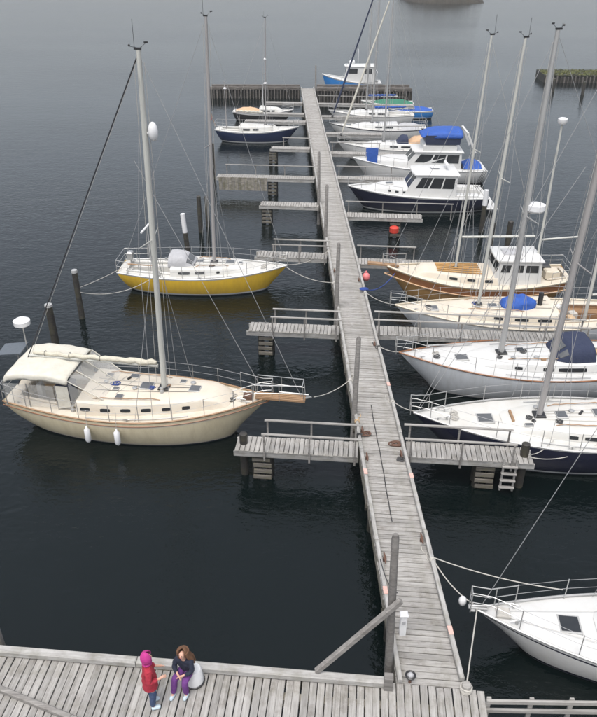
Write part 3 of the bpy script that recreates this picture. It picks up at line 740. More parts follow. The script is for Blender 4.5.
def rig(H, root, tx, zb, zt, r=.08, m='alu', spreaders=((.52, .85),), rake=.012, fore=True, fore_t=.985, fore_z=.15, back=True, furl=None, furl_r=.05, boom=None, vane=True, forefrac=1.0, chain=(.0, -.05, .045), backmat='wire', backr=.0075, bow_x=None, lowers=True):
    X = H.x(tx); Ht = zt-zb
    P = lambda f: Vector((X-rake*Ht*f, 0, zb+Ht*f))
    mb = MB(); n = 12
    mb.tube([P(f) for f in (0, .3, .6, .85, 1)], [r, r, r*.97, r*.86, r*.70], n, squash=.78)
    mast = mb.build('mast', M[m], root, smooth=40)
    MB().box((X, 0, zb+.03), (r*3.2, r*3, .06), bev=.02).build('mast_step', M['black'], root)
    tt = H.t(X)
    for s in (-1, 1):
        cp0 = (X+chain[0], s*(H.b(tt)-.08), H.sh(tt))
        prev = None
        for i, (f, ln) in enumerate(spreaders):
            tip = P(f)+Vector((-.12, s*ln, .05))
            mb = MB(); mb.tube([P(f), tip], [.028, .018], 6, squash=.5); mb.build('spreader', M[m], mast, smooth=True)
            stay(root, prev if prev is not None else cp0, tip, 'shroud'); prev = tip
        stay(root, prev if prev is not None else cp0, P(.985), 'shroud')
        f0 = spreaders[0][0]-.01 if spreaders else .6
        if lowers:
            stay(root, (X+.55, s*(H.b(H.t(X+.55))-.08), H.sh(H.t(X+.55))), P(f0), 'shroud')
            stay(root, (X-.55, s*(H.b(H.t(X-.55))-.08), H.sh(H.t(X-.55))), P(f0), 'shroud')
    if fore:
        a = Vector((bow_x if bow_x is not None else H.x(fore_t), 0, H.sh(min(1, fore_t))+fore_z)); b = P(forefrac*.99)
        stay(root, a, b, 'forestay')
        if furl:
            mb = MB(); pts = [a.lerp(b, .06+.86*i/14) for i in range(15)]
            mb.tube(pts, [furl_r*(.5+.5*min(1, i/1.5))*(1-.45*(i/14)) for i in range(15)], 8); mb.build('furled_headsail', M[furl], root, smooth=True)
            d = MB(); c0 = a.lerp(b, .03); d.tube([c0, a.lerp(b, .045)], .09, 10); d.build('furler_drum', M['black'], root, smooth=40)
    if back:
        stay(root, (H.x(0.01), 0, H.sh(0)+.05), P(.995), 'backstay', backr, backmat)
    # halyards down the front of the mast
    for k, (ox, oy) in enumerate(((.11, .05), (-.12, -.04))):
        stay(root, P(.97)+Vector((ox, oy, 0)), Vector((X+ox*1.6, oy*2.5, zb+.25)), 'halyard', .006, 'rope')
    if vane:
        T = P(1.0); mb = MB(); va, vb, vc = rnd(-.25, .25), rnd(-.3, .3), rnd(.15, .7)
        mb.box((T.x-.02, 0, T.z+.03), (.17, .09, .05)); mb.build('masthead_fitting', M['black'], mast)
        mb = MB(); mb.tube([(T.x-.1, 0, T.z), (T.x-.1, .02, T.z+vc)], .006, 4); mb.build('aerial', M['black'], mast)
        mb = MB(); mb.tube([(T.x+.05, 0, T.z+.05), (T.x+.18, va*.6, T.z+.15)], .006, 4).box((T.x+.19, va*.6, T.z+.17), (.10, .01, .04), rz=va*3); mb.build('wind_vane', M['black'], mast)
        mb = MB(); mb.tube([(T.x-.05, 0, T.z+.05), (T.x-.16, vb*.6, T.z+.10)], .006, 4).ball((T.x-.17, vb*.6, T.z+.12), .03, 8, 5); mb.build('wind_sensor', M['black'], mast)
    if boom:
        L_, zz, kind = boom[0], boom[1], boom[2]
        mb = MB(); mb.tube([(X-.12, 0, zz), (X-L_, 0, zz+.05)], .05, 8); bo = mb.build('boom', M[m], root, smooth=40)
        if kind:
            mb = MB(); pts = []; rs = []
            for i in range(25):
                q = i/24; pts.append((X-.16-(L_-.3)*q, .025*math.sin(i*2.1), zz+.10+.05*q+.018*math.sin(i*1.7))); rs.append((.095-.035*q)*(1+.14*math.sin(i*2.7)+.07*math.sin(i*5.1))*(.6 if i in (0, 24) else 1))
            mb.tube(pts, rs, 10); mb.build('furled_mainsail' if kind in ('sail', 'canvas_white') else 'sail_cover', M[kind], root, smooth=True)
            for q in (.2, .45, .7, .9):
                mb = MB(); cx = X-.16-(L_-.3)*q
                mb.tube([(cx, .095*math.cos(a*math.pi/5), zz+.10+.05*q+.092*math.sin(a*math.pi/5)) for a in range(10)], .008, 4, closed=True); mb.build('sail_tie', M['rope_dark'], bo)
        stay(root, (X-L_+.05, 0, zz+.05), P(.99), 'topping_lift', .005, 'rope')
        stay(root, (X-L_*.85, 0, zz), (X-L_*.85+.1, 0, H.sh(0.1)+.15), 'mainsheet', .010, 'rope')
    return mast

def winch(root, x, y, z):
    mb = MB(); mb.tube([(x, y, z), (x, y, z+.07), (x, y, z+.10), (x, y, z+.17), (x, y, z+.18)], [.075, .07, .05, .065, .03], 10); mb.build('winch', M['steel'], root, smooth=40)

def fender(root, x, y, z, s, m='plastic'):
    mb = MB(); mb.tube([(x, y, z), (x, y+s*.02, z-.06), (x, y+s*.02, z-.12), (x, y+s*.02, z-.50), (x, y+s*.02, z-.56), (x, y+s*.02, z-.60)], [.02, .04, .09, .095, .06, .02], 10); mb.build('fender', M[m], root, smooth=True)
    stay(root, (x, y, z-.02), (x, y-s*.12, z+.50), 'fender_line', .007, 'rope')

def wheel(root, x, z, r=.38, y=0):
    ped = MB().box((x+.1, y, z+.35), (.16, .20, .70), bev=.03).build('wheel_pedestal', M['white'], root)
    mb = MB(); mb.tube([(x, y+r*math.cos(a*math.pi/10), z+.75+r*math.sin(a*math.pi/10)) for a in range(20)], .014, 5, closed=True)
    for a in range(3): mb.tube([(x, y+r*math.cos(a*math.pi/3), z+.75+r*math.sin(a*math.pi/3)), (x, y-r*math.cos(a*math.pi/3), z+.75-r*math.sin(a*math.pi/3))], .008, 4)
    mb.build('steering_wheel', M['steel'], root, smooth=True)

def crumple(o, size, amount, sub=1):
    tx = bpy.data.textures.get('folds_%g' % size)
    if tx is None: tx = bpy.data.textures.new('folds_%g' % size, 'CLOUDS'); tx.noise_scale = size; tx.noise_depth = 3
    if sub: m_ = o.modifiers.new('sub', 'SUBSURF'); m_.levels = sub; m_.render_levels = sub
    d = o.modifiers.new('folds', 'DISPLACE'); d.texture = tx; d.strength = amount; d.mid_level = .5; d.texture_coords = 'LOCAL'
    return o

def dodger(root, x0, x1, wd, zb, h, m, slope=.45, win=True, name='dodger'):
    """canvas hood: front edge at x1, open aft edge at x0"""
    mb = MB(); rings = []; n = 10
    for i in range(n+1):
        q = i/n; x = x1-(x1-x0)*q
        hh = h*(.15+.85*min(1, (q/slope))**.8) if q < slope else h*(1+.03*math.sin((q-slope)*5))
        ww = wd*(.80+.20*min(1, q/slope))
        ring = []
        for j in range(13):
            a = math.pi*j/12; c, s_ = math.cos(a), math.sin(a)
            ring.append((x+.05*s_, ww*(abs(c)**.55)*(1 if c > 0 else -1), zb+hh*(abs(s_)**.6)+.012*math.sin(i*3+j*2)))
        rings.append(ring)
    mb.loft(rings); o = mb.build(name, M[m], root, smooth=60)
    crumple(o, .32, .07); so = o.modifiers.new('thick', 'SOLIDIFY'); so.thickness = .018
    if win:
        for (ja, jb) in ((2, 4), (5, 7), (8, 10)):
            w2 = MB(); up = Vector((.03, 0, .03)); ra, rb = rings[1], rings[3]
            A = [Vector(ra[ja])+up, Vector(ra[jb])+up, Vector(rb[jb])+up, Vector(rb[ja])+up]
            dn = Vector((-.02, 0, -.02))
            w2.add(A+[p+dn for p in A], [(0, 1, 2, 3), (7, 6, 5, 4), (0, 4, 5, 1), (1, 5, 6, 2), (2, 6, 7, 3), (3, 7, 4, 0)]); w2.build('dodger_window', M['hatch_glass'], o)
    return o

def cover(root, x0, x1, wd, zb, h, m, name='boat_cover'):
    """canvas boat cover: sagging tent over a ridge, tapering to both ends"""
    mb = MB(); rings = []; n = 14
    for i in range(n+1):
        q = i/n; e = max(.06, math.sin(math.pi*min(.97, max(.03, q)))**.45); sag = .06*math.sin(q*math.pi*3)**2
        ring = []
        for j in range(13):
            u = -1+2*j/12; z = h*e*(1-abs(u)**1.35)-sag*(1-abs(u))*h
            ring.append((x0+(x1-x0)*q+.03*math.sin(j*1.3), u*wd*(.70+.30*e), zb+z-.05*abs(u)+.014*math.sin(i*2.1+j*2.7)))
        rings.append(ring)
    mb.loft(rings); o = mb.build(name, M[m], root, smooth=60); crumple(o, .35, .10); o.modifiers.new('thick', 'SOLIDIFY').thickness = .015
    return o

def clutter(root, H, C, k=5, side=.8):
    """vents, blocks, coiled lines and cleats lying about the deck"""
    for i in range(k):
        q = rnd(.08, .8); x = C.H.x(C.t0+(C.t1-C.t0)*q); y = rnd(-.6, .6)*C.hw(x); z = C.top(x, y)
        if i % 3 == 0:
            mb = MB(); mb.tube([(x, y, z-.01), (x, y, z+.05), (x, y, z+.06), (x, y, z+.085)], [.05, .05, .085, .03], 10); mb.build('vent', M['steel'], root, smooth=40)
        elif i % 3 == 1:
            coil('rope_coil', random.choice(['rope', 'rope_dark', 'rope_blue', 'rope']), root, (x, y, z-.005), rnd(.10, .16), 3, .013)
        else:
            MB().box((x, y, z+.03), (rnd(.08, .2), rnd(.05, .12), .07), rz=rnd(0, 3), bev=.02).build('deck_block', M[random.choice(['black', 'teak', 'steel'])], root)
    for s in (-1, 1):
        ta, tb = C.t0+.04, C.t0+(C.t1-C.t0)*.75
        mb = MB(); mb.tube([(H.x(ta+(tb-ta)*j/6), s*(C.hw(H.x(ta+(tb-ta)*j/6))*.45+H.b(ta+(tb-ta)*j/6)*.55), H.sh(ta+(tb-ta)*j/6)+.005) for j in range(7)], .016, 4); mb.build('jib_track', M['alu'], root)
        for t in (.06, .5, .92): cleat(root, (H.x(t), s*(H.b(t)-.14), H.sh(t)-.03), 0, .7, 'steel')
        if H.b(.93) > .15: coil('rope_coil', random.choice(['rope', 'rope_dark']), root, (H.x(.86), s*.12, H.sh(.86)+.0), .12, 3, .013)

def boat(name, label, bow, head, H, cat='sailboat', group=None):
    d = R(head); c = (bow[0]-math.cos(d)*H.L/2, bow[1]-math.sin(d)*H.L/2, 0)
    return thing(name, label, cat, c, d, group)

def grab_rails(C, root, a, b, yf=.6, m='teak'):
    xa, xb = C.H.x(C.t0+(C.t1-C.t0)*a), C.H.x(C.t0+(C.t1-C.t0)*b)
    for s in (-1, 1):
        pts = []
        for i in range(9):
            x = xa+(xb-xa)*i/8; y = s*C.hw(x)*yf; pts.append((x, y, C.top(x, y)+(.05 if i % 2 == 0 else .065) if 0 < i < 8 else C.top(x, y)+.0))
        mb = MB(); mb.tube(pts, .016, 5); mb.build('grab_rail', M[m], root, smooth=True)

def deck_lines(C, root, n=3):
    for k in range(n):
        y = -.35+.7*k/max(1, n-1)+rnd(-.05, .05); xs = [C.H.x(C.t0+(C.t1-C.t0)*q) for q in (.05, .2, .4, .6, .75)]
        mb = MB(); mb.tube([(x, y*(1-.5*i/4)+rnd(-.02, .02), C.top(x, y)+.012) for i, x in enumerate(xs)], .009, 4); mb.build('deck_line', M[random.choice(['rope', 'rope_dark', 'rope'])], root)

# ---- cream cruiser on the left
H = Hull(8.35, 2.85, (1.12, 1.02, 1.45), tr=.62, oh=(1.25, .7), draft=.55, tm=.47, bowp=2.1)
b1 = boat('sailboat', 'cream sailing cruiser with a white cockpit canopy and a bowsprit, lying nearest the quay', (-.42, 18.62), -9.5, H)
hull_mesh(H, b1, ['beige_hull', 'cream', 'antifoul', 'cream'], stripe=(.12, .22)); deck_mesh(H, b1, 'cream_deck', cock=(.06, .30, .62, .55, 'cream_deck'))
toe_rail(H, b1, 'teak', .03); toe_rail(H, b1, 'brown_dark', .018, 'rub_rail', -.14)
C = Cabin(H, .30, .86, 1.12, .42, .34, front=.16, taper=.42); C.build(b1, 'cream_deck')
C.windows(b1, [(.03, .095), (.165, .23), (.30, .365), (.435, .50), (.57, .63), (.70, .75)], .40, .66)
for (t, y, sx, sy) in ((.53, .05, .42, .42), (.72, -.02, .36, .36), (.45, -.62, .24, .24), (.36, .58, .22, .2), (.46, .62, .30, .22), (.66, .42, .20, .18), (.42, -.2, .20, .16)):
    x = H.x(t); hatch(b1, x, y, C.top(x, y)-.012, sx, sy)
rig(H, b1, .60, C.top(H.x(.60), 0), 11.3, .105, 'alu_cream', ((.50, .85),), boom=(4.3, 2.28, 'sail'), backmat='wire_dark', backr=.018, bow_x=H.L/2+1.0, fore_z=.1, rake=-.03)
stay(b1, (H.x(.985), 0, H.sh(.98)+.1), (H.x(.60)-.15, 0, 8.6), 'inner_forestay')
# radome and bracket on the mast
m_ = MB(); m_.ball((H.x(.60)+.46, 0, 9.35), .13, 12, 8, (1, 1, 1.9)).tube([(H.x(.60)+.2, 0, 9.3), (H.x(.60)+.46, 0, 9.3)], .03, 6); m_.build('radar_reflector', M['plastic'], b1, smooth=True)
loop_rail(H, b1, .88, 1, 'bow_pulpit', .62, tip=.1); loop_rail(H, b1, .10, 0, 'stern_pulpit', .60)
lifelines(H, b1, [.10, .21, .32, .44, .55, .67, .78, .88])
bs = MB(); bs.box((H.L/2+.35, 0, H.sh(1)+.02), (1.55, .30, .075), bev=.015); bsp = bs.build('bowsprit', M['teak'], b1)
for s in (-.10, 0, .10):
    MB().box((H.L/2+.35, s, H.sh(1)+.068), (1.5, .07, .02)).build('slat', M['teak'], bsp)
pr = MB()
for s in (-1, 1):
    pr.tube([(H.L/2-.45, s*.34, H.sh(.95)), (H.L/2-.40, s*.30, H.sh(1)+.58), (H.L/2+1.05, s*.20, H.sh(1)+.60), (H.L/2+1.10, s*.16, H.sh(1)+.05)], .014, 6)
    pr.tube([(H.L/2-.40, s*.31, H.sh(1)+.30), (H.L/2+1.07, s*.19, H.sh(1)+.32)], .010, 5); pr.tube([(H.L/2+.35, s*.25, H.sh(1)+.03), (H.L/2+.35, s*.25, H.sh(1)+.6)], .012, 5)
pr.tube([(H.L/2+1.05, -.20, H.sh(1)+.60), (H.L/2+1.05, .20, H.sh(1)+.60)], .014, 6); pr.build('bowsprit_rail', M['steel'], b1, smooth=True)
an = MB(); an.tube([(H.L/2+.3, .13, H.sh(1)+.12), (H.L/2+1.2, .13, H.sh(1)+.10)], .025, 6).bar((H.L/2+1.1, .02, H.sh(1)+.05), (H.L/2+1.25, .26, H.sh(1)-.05), .12, .03); an.build('anchor', M['steel'], b1)
# cockpit canopy with clear side curtains
zc = H.sh(.2)+.0
cv = MB(); rings = []
for i in range(13):
    q = i/12; x = H.x(0)+.18+2.15*q
    hh = 1.16+.10*math.sin(math.pi*q)-(.22 if i == 0 else .04 if i == 12 else 0)
    ring = []
    for j in range(15):
        a = math.pi*j/14; c, s_ = math.cos(a), math.sin(a)
        ring.append((x, 1.0*(abs(c)**.35)*(1 if c > 0 else -1)*(.92 if i == 0 else 1), zc+hh-.24+.24*(abs(s_)**.35)+.012*math.sin(j*2.3+i*1.9)+.02*math.cos(i*math.pi/2)))
    rings.append(ring)
cv.loft(rings); can = cv.build('canopy', M['canvas_white'], b1, smooth=60); crumple(can, .45, .06); so = can.modifiers.new('thick', 'SOLIDIFY'); so.thickness = .02
def clear_mat():
    m, n, l, p = nodes_of('clear_vinyl'); p.inputs['Base Color'].default_value = (.75, .74, .70, 1); p.inputs['Roughness'].default_value = .12
    p.inputs['Alpha'].default_value = .16; return m
M['vinyl'] = clear_mat()
def panel4(name, A, th, m, parent):
    A = [Vector(p) for p in A]; nrm = (A[1]-A[0]).cross(A[3]-A[0]).normalized()*th
    mb = MB(); mb.add(A+[p-nrm for p in A], [(0, 1, 2, 3), (7, 6, 5, 4), (0, 4, 5, 1), (1, 5, 6, 2), (2, 6, 7, 3), (3, 7, 4, 0)]); return mb.build(name, M[m], parent)
xa = H.x(0)+.22
for s in (-1, 1):
    for k, (x0, x1) in enumerate(((xa, xa+.70), (xa+.78, xa+1.6))):
        panel4('side_curtain', [(x0, s*0.95, zc+.05), (x1, s*0.97, zc+.05), (x1, s*0.98, zc+.84), (x0, s*0.98, zc+.82)], .008, 'vinyl', can)
    for x in (xa-.02, xa+.74, xa+1.66):
        mb = MB(); mb.tube([(x, s*0.96, zc), (x, s*0.98, zc+.86)], .016, 6); mb.build('canopy_frame', M['steel'], can)
    panel4('canvas_panel', [(xa+1.68, s*0.97, zc+.05), (xa+2.08, s*0.95, zc+.10), (xa+2.08, s*0.98, zc+.86), (xa+1.68, s*0.98, zc+.86)], .01, 'canvas_white', can)
# raked clear windscreen in front of the canopy
wx = H.x(0)+.18+2.15; zt_ = zc+1.10; xf = wx+1.0
for k in range(3):
    y0, y1 = -1.0+k*.667+.03, -1.0+(k+1)*.667-.03
    panel4('windscreen', [(xf, y0*.88, C.top(xf, 0)+.0), (xf, y1*.88, C.top(xf, 0)+.0), (wx, y1, zt_-.05), (wx, y0, zt_-.05)], .008, 'vinyl', can)
for s in (-1, 1):
    panel4('windscreen', [(wx, s*0.95, zc+.15), (xf-.05, s*.93, C.top(xf, .9)-.02), (wx, s*0.97, zt_-.12), (wx, s*0.97, zt_-.3)], .008, 'vinyl', can)
for y in (-.98, -.33, .33, .98):
    mb = MB(); mb.tube([(xf, y*.88, C.top(xf, 0)), (wx, y, zt_-.04)], .016, 5); mb.build('windscreen_frame', M['canvas_white'], can)
for s in (-1, 1):
    cu = MB(); cu.box((H.x(.18), s*.70, zc-.18), (1.6, .40, .10), bev=.03); cu.build('cushion', M['cushion'], b1)
wheel(b1, H.x(.09), .62, .36)
MB().box((H.x(.22), -.2, zc+.25), (.5, .5, .7), bev=.1).build('locker', M['canvas_navy'], b1)
# stern gear: dome aerial on a pole, solar panel
mb = MB(); mb.tube([(H.x(.012), .95, H.sh(0)), (H.x(.012), .95, 2.85)], .022, 6); ap = mb.build('aerial_pole', M['steel'], b1)
mb = MB(); mb.tube([(H.x(.012), .95, 2.82), (H.x(.012), .95, 2.88), (H.x(.012), .95, 3.02), (H.x(.012), .95, 3.08), (H.x(.012), .95, 3.10)], [.17, .26, .27, .18, .03], 16); mb.build('aerial_dome', M['plastic'], ap, smooth=True)
o = MB().box((0, 0, 0), (.85, .65, .035)).build('solar_panel', M['panel'], b1); o.location = (H.x(-.035), .75, 2.05); o.rotation_euler = (.12, -.15, 0)
mb = MB(); mb.tube([(H.x(0.005), .75, H.sh(0)), (H.x(-.03), .75, 2.04)], .02, 6); mb.build('panel_strut', M['steel'], b1)
for t in (.355, .47): fender(b1, H.x(t), -H.b(t)-.10, H.sh(t)-.15, -1)
winch(b1, H.x(.28), -.95, H.sh(.28)); winch(b1, H.x(.28), .95, H.sh(.28)); winch(b1, H.x(.60), -.25, C.top(H.x(.6), .25))
grab_rails(C, b1, .1, .55, .72, 'teak')
o = MB().box((0, 0, 0), (1.9, .16, .05), bev=.01).build('gangplank', M['teak'], b1); o.location = (H.x(.68), .93, H.sh(.68)+.10); o.rotation_euler = (0, -.02, -.18)
cleat(b1, (H.x(.9), -.2, H.sh(.9)), 0, .9, 'steel'); cleat(b1, (H.x(.9), .2, H.sh(.9)), 0, .9, 'steel')
wl_ = MB(); wl_.box((H.x(.92), 0, H.sh(.92)+.06), (.28, .24, .16), bev=.03); wl_.build('windlass', M['rust'], b1)
for x in (.33, .38, .43): stay(b1, (H.x(x), -.5, C.top(H.x(x), .5)+.01), (H.x(x)+.4, .55, C.top(H.x(x), .5)+.02), 'deck_line', .008, 'rope')
deck_lines(C, b1, 3); clutter(b1, H, C, 7)

# ---- yellow sloop
H = Hull(7.5, 2.5, (.95, .88, 1.15), tr=.62, oh=(1.0, .5), tm=.45, bowp=2.1)
b2 = boat('sailboat', 'yellow hulled sloop with a white deck and a tall bare mast', (.28, 29.75), -4.5, H)
hull_mesh(H, b2, ['yellow', 'white', 'antifoul', 'white'], stripe=(.0, .06)); deck_mesh(H, b2, 'white_deck', cock=(.06, .32, .55, .5)); toe_rail(H, b2, 'white', .03)
C = Cabin(H, .32, .80, .92, .36, .24, front=.3, taper=.45); C.build(b2, 'white_deck'); C.windows(b2, [(.10, .24), (.30, .42)], .40, .75); C.windows(b2, [(.56, .60)], .40, .70)
rig(H, b2, .565, C.top(H.x(.565), 0), 11.15, .095, 'mast_brown', ((.52, .75),), rake=-.026)
for (t, y, s) in ((.66, 0, .42), (.48, .0, .30), (.72, 0, .2)): hatch(b2, H.x(t), y, C.top(H.x(t), y)-.012, s, s)
loop_rail(H, b2, .88, 1, 'bow_pulpit', .55); loop_rail(H, b2, .14, 0, 'stern_pulpit', .55); lifelines(H, b2, [.14, .27, .40, .53, .66, .77, .88])
dodger(b2, H.x(.30), H.x(.45), .60, C.top(H.x(.38), 0)-.10, .50, 'canvas_grey'); grab_rails(C, b2, .3, .7)
winch(b2, H.x(.25), -.8, H.sh(.25)); winch(b2, H.x(.25), .8, H.sh(.25)); deck_lines(C, b2); clutter(b2, H, C, 7)
mb = MB(); mb.tube([(H.x(.04), 0, H.sh(0)+.1), (H.x(.20), .05, .95)], [.03, .02], 6); mb.build('tiller', M['teak'], b2)
og = MB().tube([(H.x(.05), .3, H.sh(0)), (H.x(.05), .3, H.sh(0)+.55)], .03, 6); og.box((H.x(.05), .3, H.sh(0)+.42), (.25, .35, .34), bev=.05); og.build('grill', M['steel'], b2)
# wind generator / stern pole
mb = MB(); mb.tube([(H.x(.16), .62, .8), (H.x(.16), .62, 2.5)], .03, 8); wp = mb.build('stern_pole', M['alu'], b2)
mb = MB(); mb.tube([(H.x(.16)-.28, .50, 2.33), (H.x(.16)+.30, .74, 2.93)], [.05, .05], 8); mb.build('wind_generator', M['plastic'], wp, smooth=True)

# ---- dark blue yawl and small black boat, far left
H = Hull(6.5, 2.2, (.95, .85, 1.15), tr=.55, oh=(1.0, .5))
b3 = boat('sailboat', 'dark blue yawl with a white deck, two masts and a small flag at its stern', (1.5, 57.3), -6, H)
hull_mesh(H, b3, ['blue_hull', 'white', 'antifoul', 'white'], stripe=(.0, .07)); deck_mesh(H, b3, 'white_deck', cock=(.08, .3, .5, .5)); toe_rail(H, b3, 'white', .03)
C = Cabin(H, .30, .76, .85, .42, .3, front=.25); C.build(b3, 'white_deck'); C.windows(b3, [(.1, .28), (.35, .5)], .4, .75)
rig(H, b3, .60, C.top(H.x(.60), 0), 8.8, .07, 'mast_brown', ((.5, .6),), boom=(2.4, 2.1, 'canvas_white'), back=False, rake=-.02)
hatch(b3, H.x(.66), 0, C.top(H.x(.66), 0)-.01, .45, .45)
mb = MB(); mb.tube([(H.x(.13), 0, .6), (H.x(.125), 0, 4.4)], [.045, .03], 8); mz = mb.build('mizzen_mast', M['mast_brown'], b3, smooth=True)
mb = MB(); mb.ball((H.x(.13), 0, 3.9), .14, 10, 6, (1, 1, .6)); mb.build('radar_dome', M['plastic'], mz, smooth=True)
mb = MB(); mb.ball((H.x(.58)+.2, 0, 4.3), .16, 10, 6, (1, 1, .6)); mb.build('radar_dome', M['plastic'], b3, smooth=True)
mb = MB(); mb.ball((H.x(.58)+.2, 0, 6.0), .10, 10, 6); mb.build('steaming_light', M['plastic'], b3, smooth=True)
loop_rail(H, b3, .88, 1, 'bow_pulpit', .55); loop_rail(H, b3, .12, 0, 'stern_pulpit', .55); lifelines(H, b3, [.12, .3, .5, .7, .88])
mb = MB(); mb.tube([(H.x(0), 0, 1), (H.x(0)-.35, 0, 2.1)], .02, 5); fp = mb.build('flag_staff', M['teak'], b3)
panel4('flag', [(H.x(0)-.3, 0, 1.6), (H.x(0)-.36, 0, 2.05), (H.x(0)-.5, .25, 1.9), (H.x(0)-.42, .28, 1.35)], .01, 'red', fp)
H = Hull(5.3, 1.9, (.8, .7, .95), tr=.6, oh=(.7, .3))
b4 = boat('motor_boat', 'small black hulled boat with a brown cockpit cover and white foredeck', (1.25, 65.0), -6, H, 'boat')
hull_mesh(H, b4, ['black', 'black', 'antifoul', 'white'], stripe=(.0, .12)); deck_mesh(H, b4, 'white_deck', cock=(.08, .5, .6, .4)); toe_rail(H, b4, 'white', .03)
C = Cabin(H, .45, .82, .75, .45, .25, front=.3); C.build(b4, 'white_deck'); C.windows(b4, [(.08, .25), (.32, .48), (.55, .68)], .4, .75)
cover(b4, H.x(.05), H.x(.46), .78, H.sh(.2)+.02, .36, 'tan', name='cockpit_cover'); loop_rail(H, b4, .82, 1, 'bow_pulpit', .5)
mb = MB(); mb.tube([(H.x(.5), 0, 1.2), (H.x(.49), 0, 3.0)], .03, 6); mb.build('signal_mast', M['plastic'], b4)

# ---- right side: white sloop whose bow enters at the lower right
H = Hull(8.6, 2.5, (.92, .74, 1.12), tr=.7, oh=(1.3, .4), tm=.42, bowp=1.9)
b5 = boat('sailboat', 'white sloop with its bow rail and anchor roller pointing at the quay corner', (4.10, 10.66), 172, H)
hull_mesh(H, b5, ['white', 'navy', 'antifoul', 'navy'], stripe=(.10, .15)); deck_mesh(H, b5, 'white', cock=(.06, .32, .6, .5)); toe_rail(H, b5, 'alu', .028)
C = Cabin(H, .30, .70, 1.0, .40, .30, front=.35, taper=.5); C.build(b5, 'white'); C.windows(b5, [(.1, .3), (.4, .6)])
hatch(b5, H.x(.765), 0, H.sh(.765)-.02, .48, .48, 0, 'glass')
rig(H, b5, .62, C.top(H.x(.62), 0), 12.2, .08, 'alu', ((.5, .9),), boom=(3.3, 2.8, 'canvas_navy'), furl=None)
loop_rail(H, b5, .895, 1, 'bow_pulpit', .55, tip=.12); loop_rail(H, b5, .14, 0, 'stern_pulpit', .6); lifelines(H, b5, [.14, .26, .38, .5, .62, .76, .895])
an = MB(); an.box((H.L/2-.05, 0, H.sh(1)+.04), (.40, .10, .05), bev=.02).tube([(H.L/2-.30, 0, H.sh(1)+.10), (H.L/2+.12, 0, H.sh(1)+.07)], .022, 6).bar((H.L/2+.06, -.09, H.sh(1)), (H.L/2+.06, .09, H.sh(1)), .11, .03); an.build('anchor', M['alu'], b5)
for s in (-1, 1): cleat(b5, (H.x(.90), s*.22, H.sh(.9)), .2*s, .9, 'steel')
wl_ = MB(); wl_.box((H.x(.93), 0, H.sh(.93)+.03), (.30, .26, .08), bev=.03); wl_.build('windlass', M['rope'], b5)
for s in (-.3, .3): stay(b5, (H.x(.92), s*.3, H.sh(.92)), (H.x(.66), s*1.6, H.sh(.7)+.02), 'deck_line', .006, 'rope')

# ---- navy sloop with white deck
H = Hull(8.8, 2.85, (1.15, 1.08, 1.40), tr=.68, oh=(1.3, .5), tm=.43, bowp=2.0)
b6 = boat('sailboat', 'navy hulled sloop with a broad white deck, moored by the ladder finger', (3.90, 17.75), 177, H)
hull_mesh(H, b6, ['navy', 'white', 'antifoul', 'white'], stripe=(.0, .05)); deck_mesh(H, b6, 'white_deck', cock=(.05, .30, .6, .55)); toe_rail(H, b6, 'alu', .028)
C = Cabin(H, .28, .70, 1.05, .34, .18, front=.35, taper=.5); C.build(b6, 'white_deck'); C.windows(b6, [(.06, .20), (.24, .40), (.45, .52)], .35, .70)
for (t, y, sx, sy) in ((.755, 0, .50, .48), (.50, .0, .34, .36), (.37, -.1, .38, .40), (.62, .45, .26, .14)):
    z = C.top(H.x(t), y) if t < .70 else H.sh(t)-.0; hatch(b6, H.x(t), y, z-.012, sx, sy, .04)
MB().box((H.x(.665), -.05, C.top(H.x(.665), 0)+.03), (.07, .55, .10), bev=.02).build('dorade_board', M['teak'], b6)
rig(H, b6, .575, C.top(H.x(.575), 0), 12.0, .11, 'mast_brown', ((.46, .9), (.74, .6)), rake=.03)
loop_rail(H, b6, .885, 1, 'bow_pulpit', .55, tip=.1); loop_rail(H, b6, .12, 0, 'stern_pulpit', .6); lifelines(H, b6, [.12, .24, .36, .48, .60, .74, .885])
dodger(b6, H.x(.22), H.x(.34), .8, C.top(H.x(.3), 0)-.1, .5, 'canvas_navy'); grab_rails(C, b6, .15, .6); deck_lines(C, b6, 4); clutter(b6, H, C, 7)
for s in (-1, 1): winch(b6, H.x(.27), s*1.0, H.sh(.27)); cleat(b6, (H.x(.89), s*.22, H.sh(.89)), .2*s, .9, 'steel')
stay(b6, (H.x(.985), .02, H.sh(.985)+.05), (H.x(.575)+.1, .05, 8.8), 'inner_forestay')

# ---- pale grey-white sloop with navy dodger
H = Hull(9.2, 2.95, (1.12, 1.02, 1.42), tr=.66, oh=(1.3, .6), tm=.44, bowp=2.0)
b7 = boat('sailboat', 'white sloop with a large navy blue spray hood over its cockpit', (4.0, 21.35), 180.5, H)
hull_mesh(H, b7, ['grey_hull', 'white', 'antifoul', 'grey_hull']); deck_mesh(H, b7, 'white', cock=(.05, .30, .6, .5)); toe_rail(H, b7, 'brown_dark', .03)
C = Cabin(H, .28, .74, 1.0, .36, .18, front=.3, taper=.5); C.build(b7, 'white'); C.windows(b7, [(.10, .32), (.36, .44)], .35, .72); C.windows(b7, [(.60, .66)], .35, .7)
for (t, y, sx, sy) in ((.765, .05, .46, .40), (.54, -.15, .30, .28)):
    z = C.top(H.x(t), y) if t < .74 else H.sh(t); hatch(b7, H.x(t), y, z-.012, sx, sy, .03, 'glass' if t < .6 else 'hatch_glass')
rig(H, b7, .615, C.top(H.x(.615), 0), 11.5, .11, 'alu', ((.48, .9),), rake=.012)
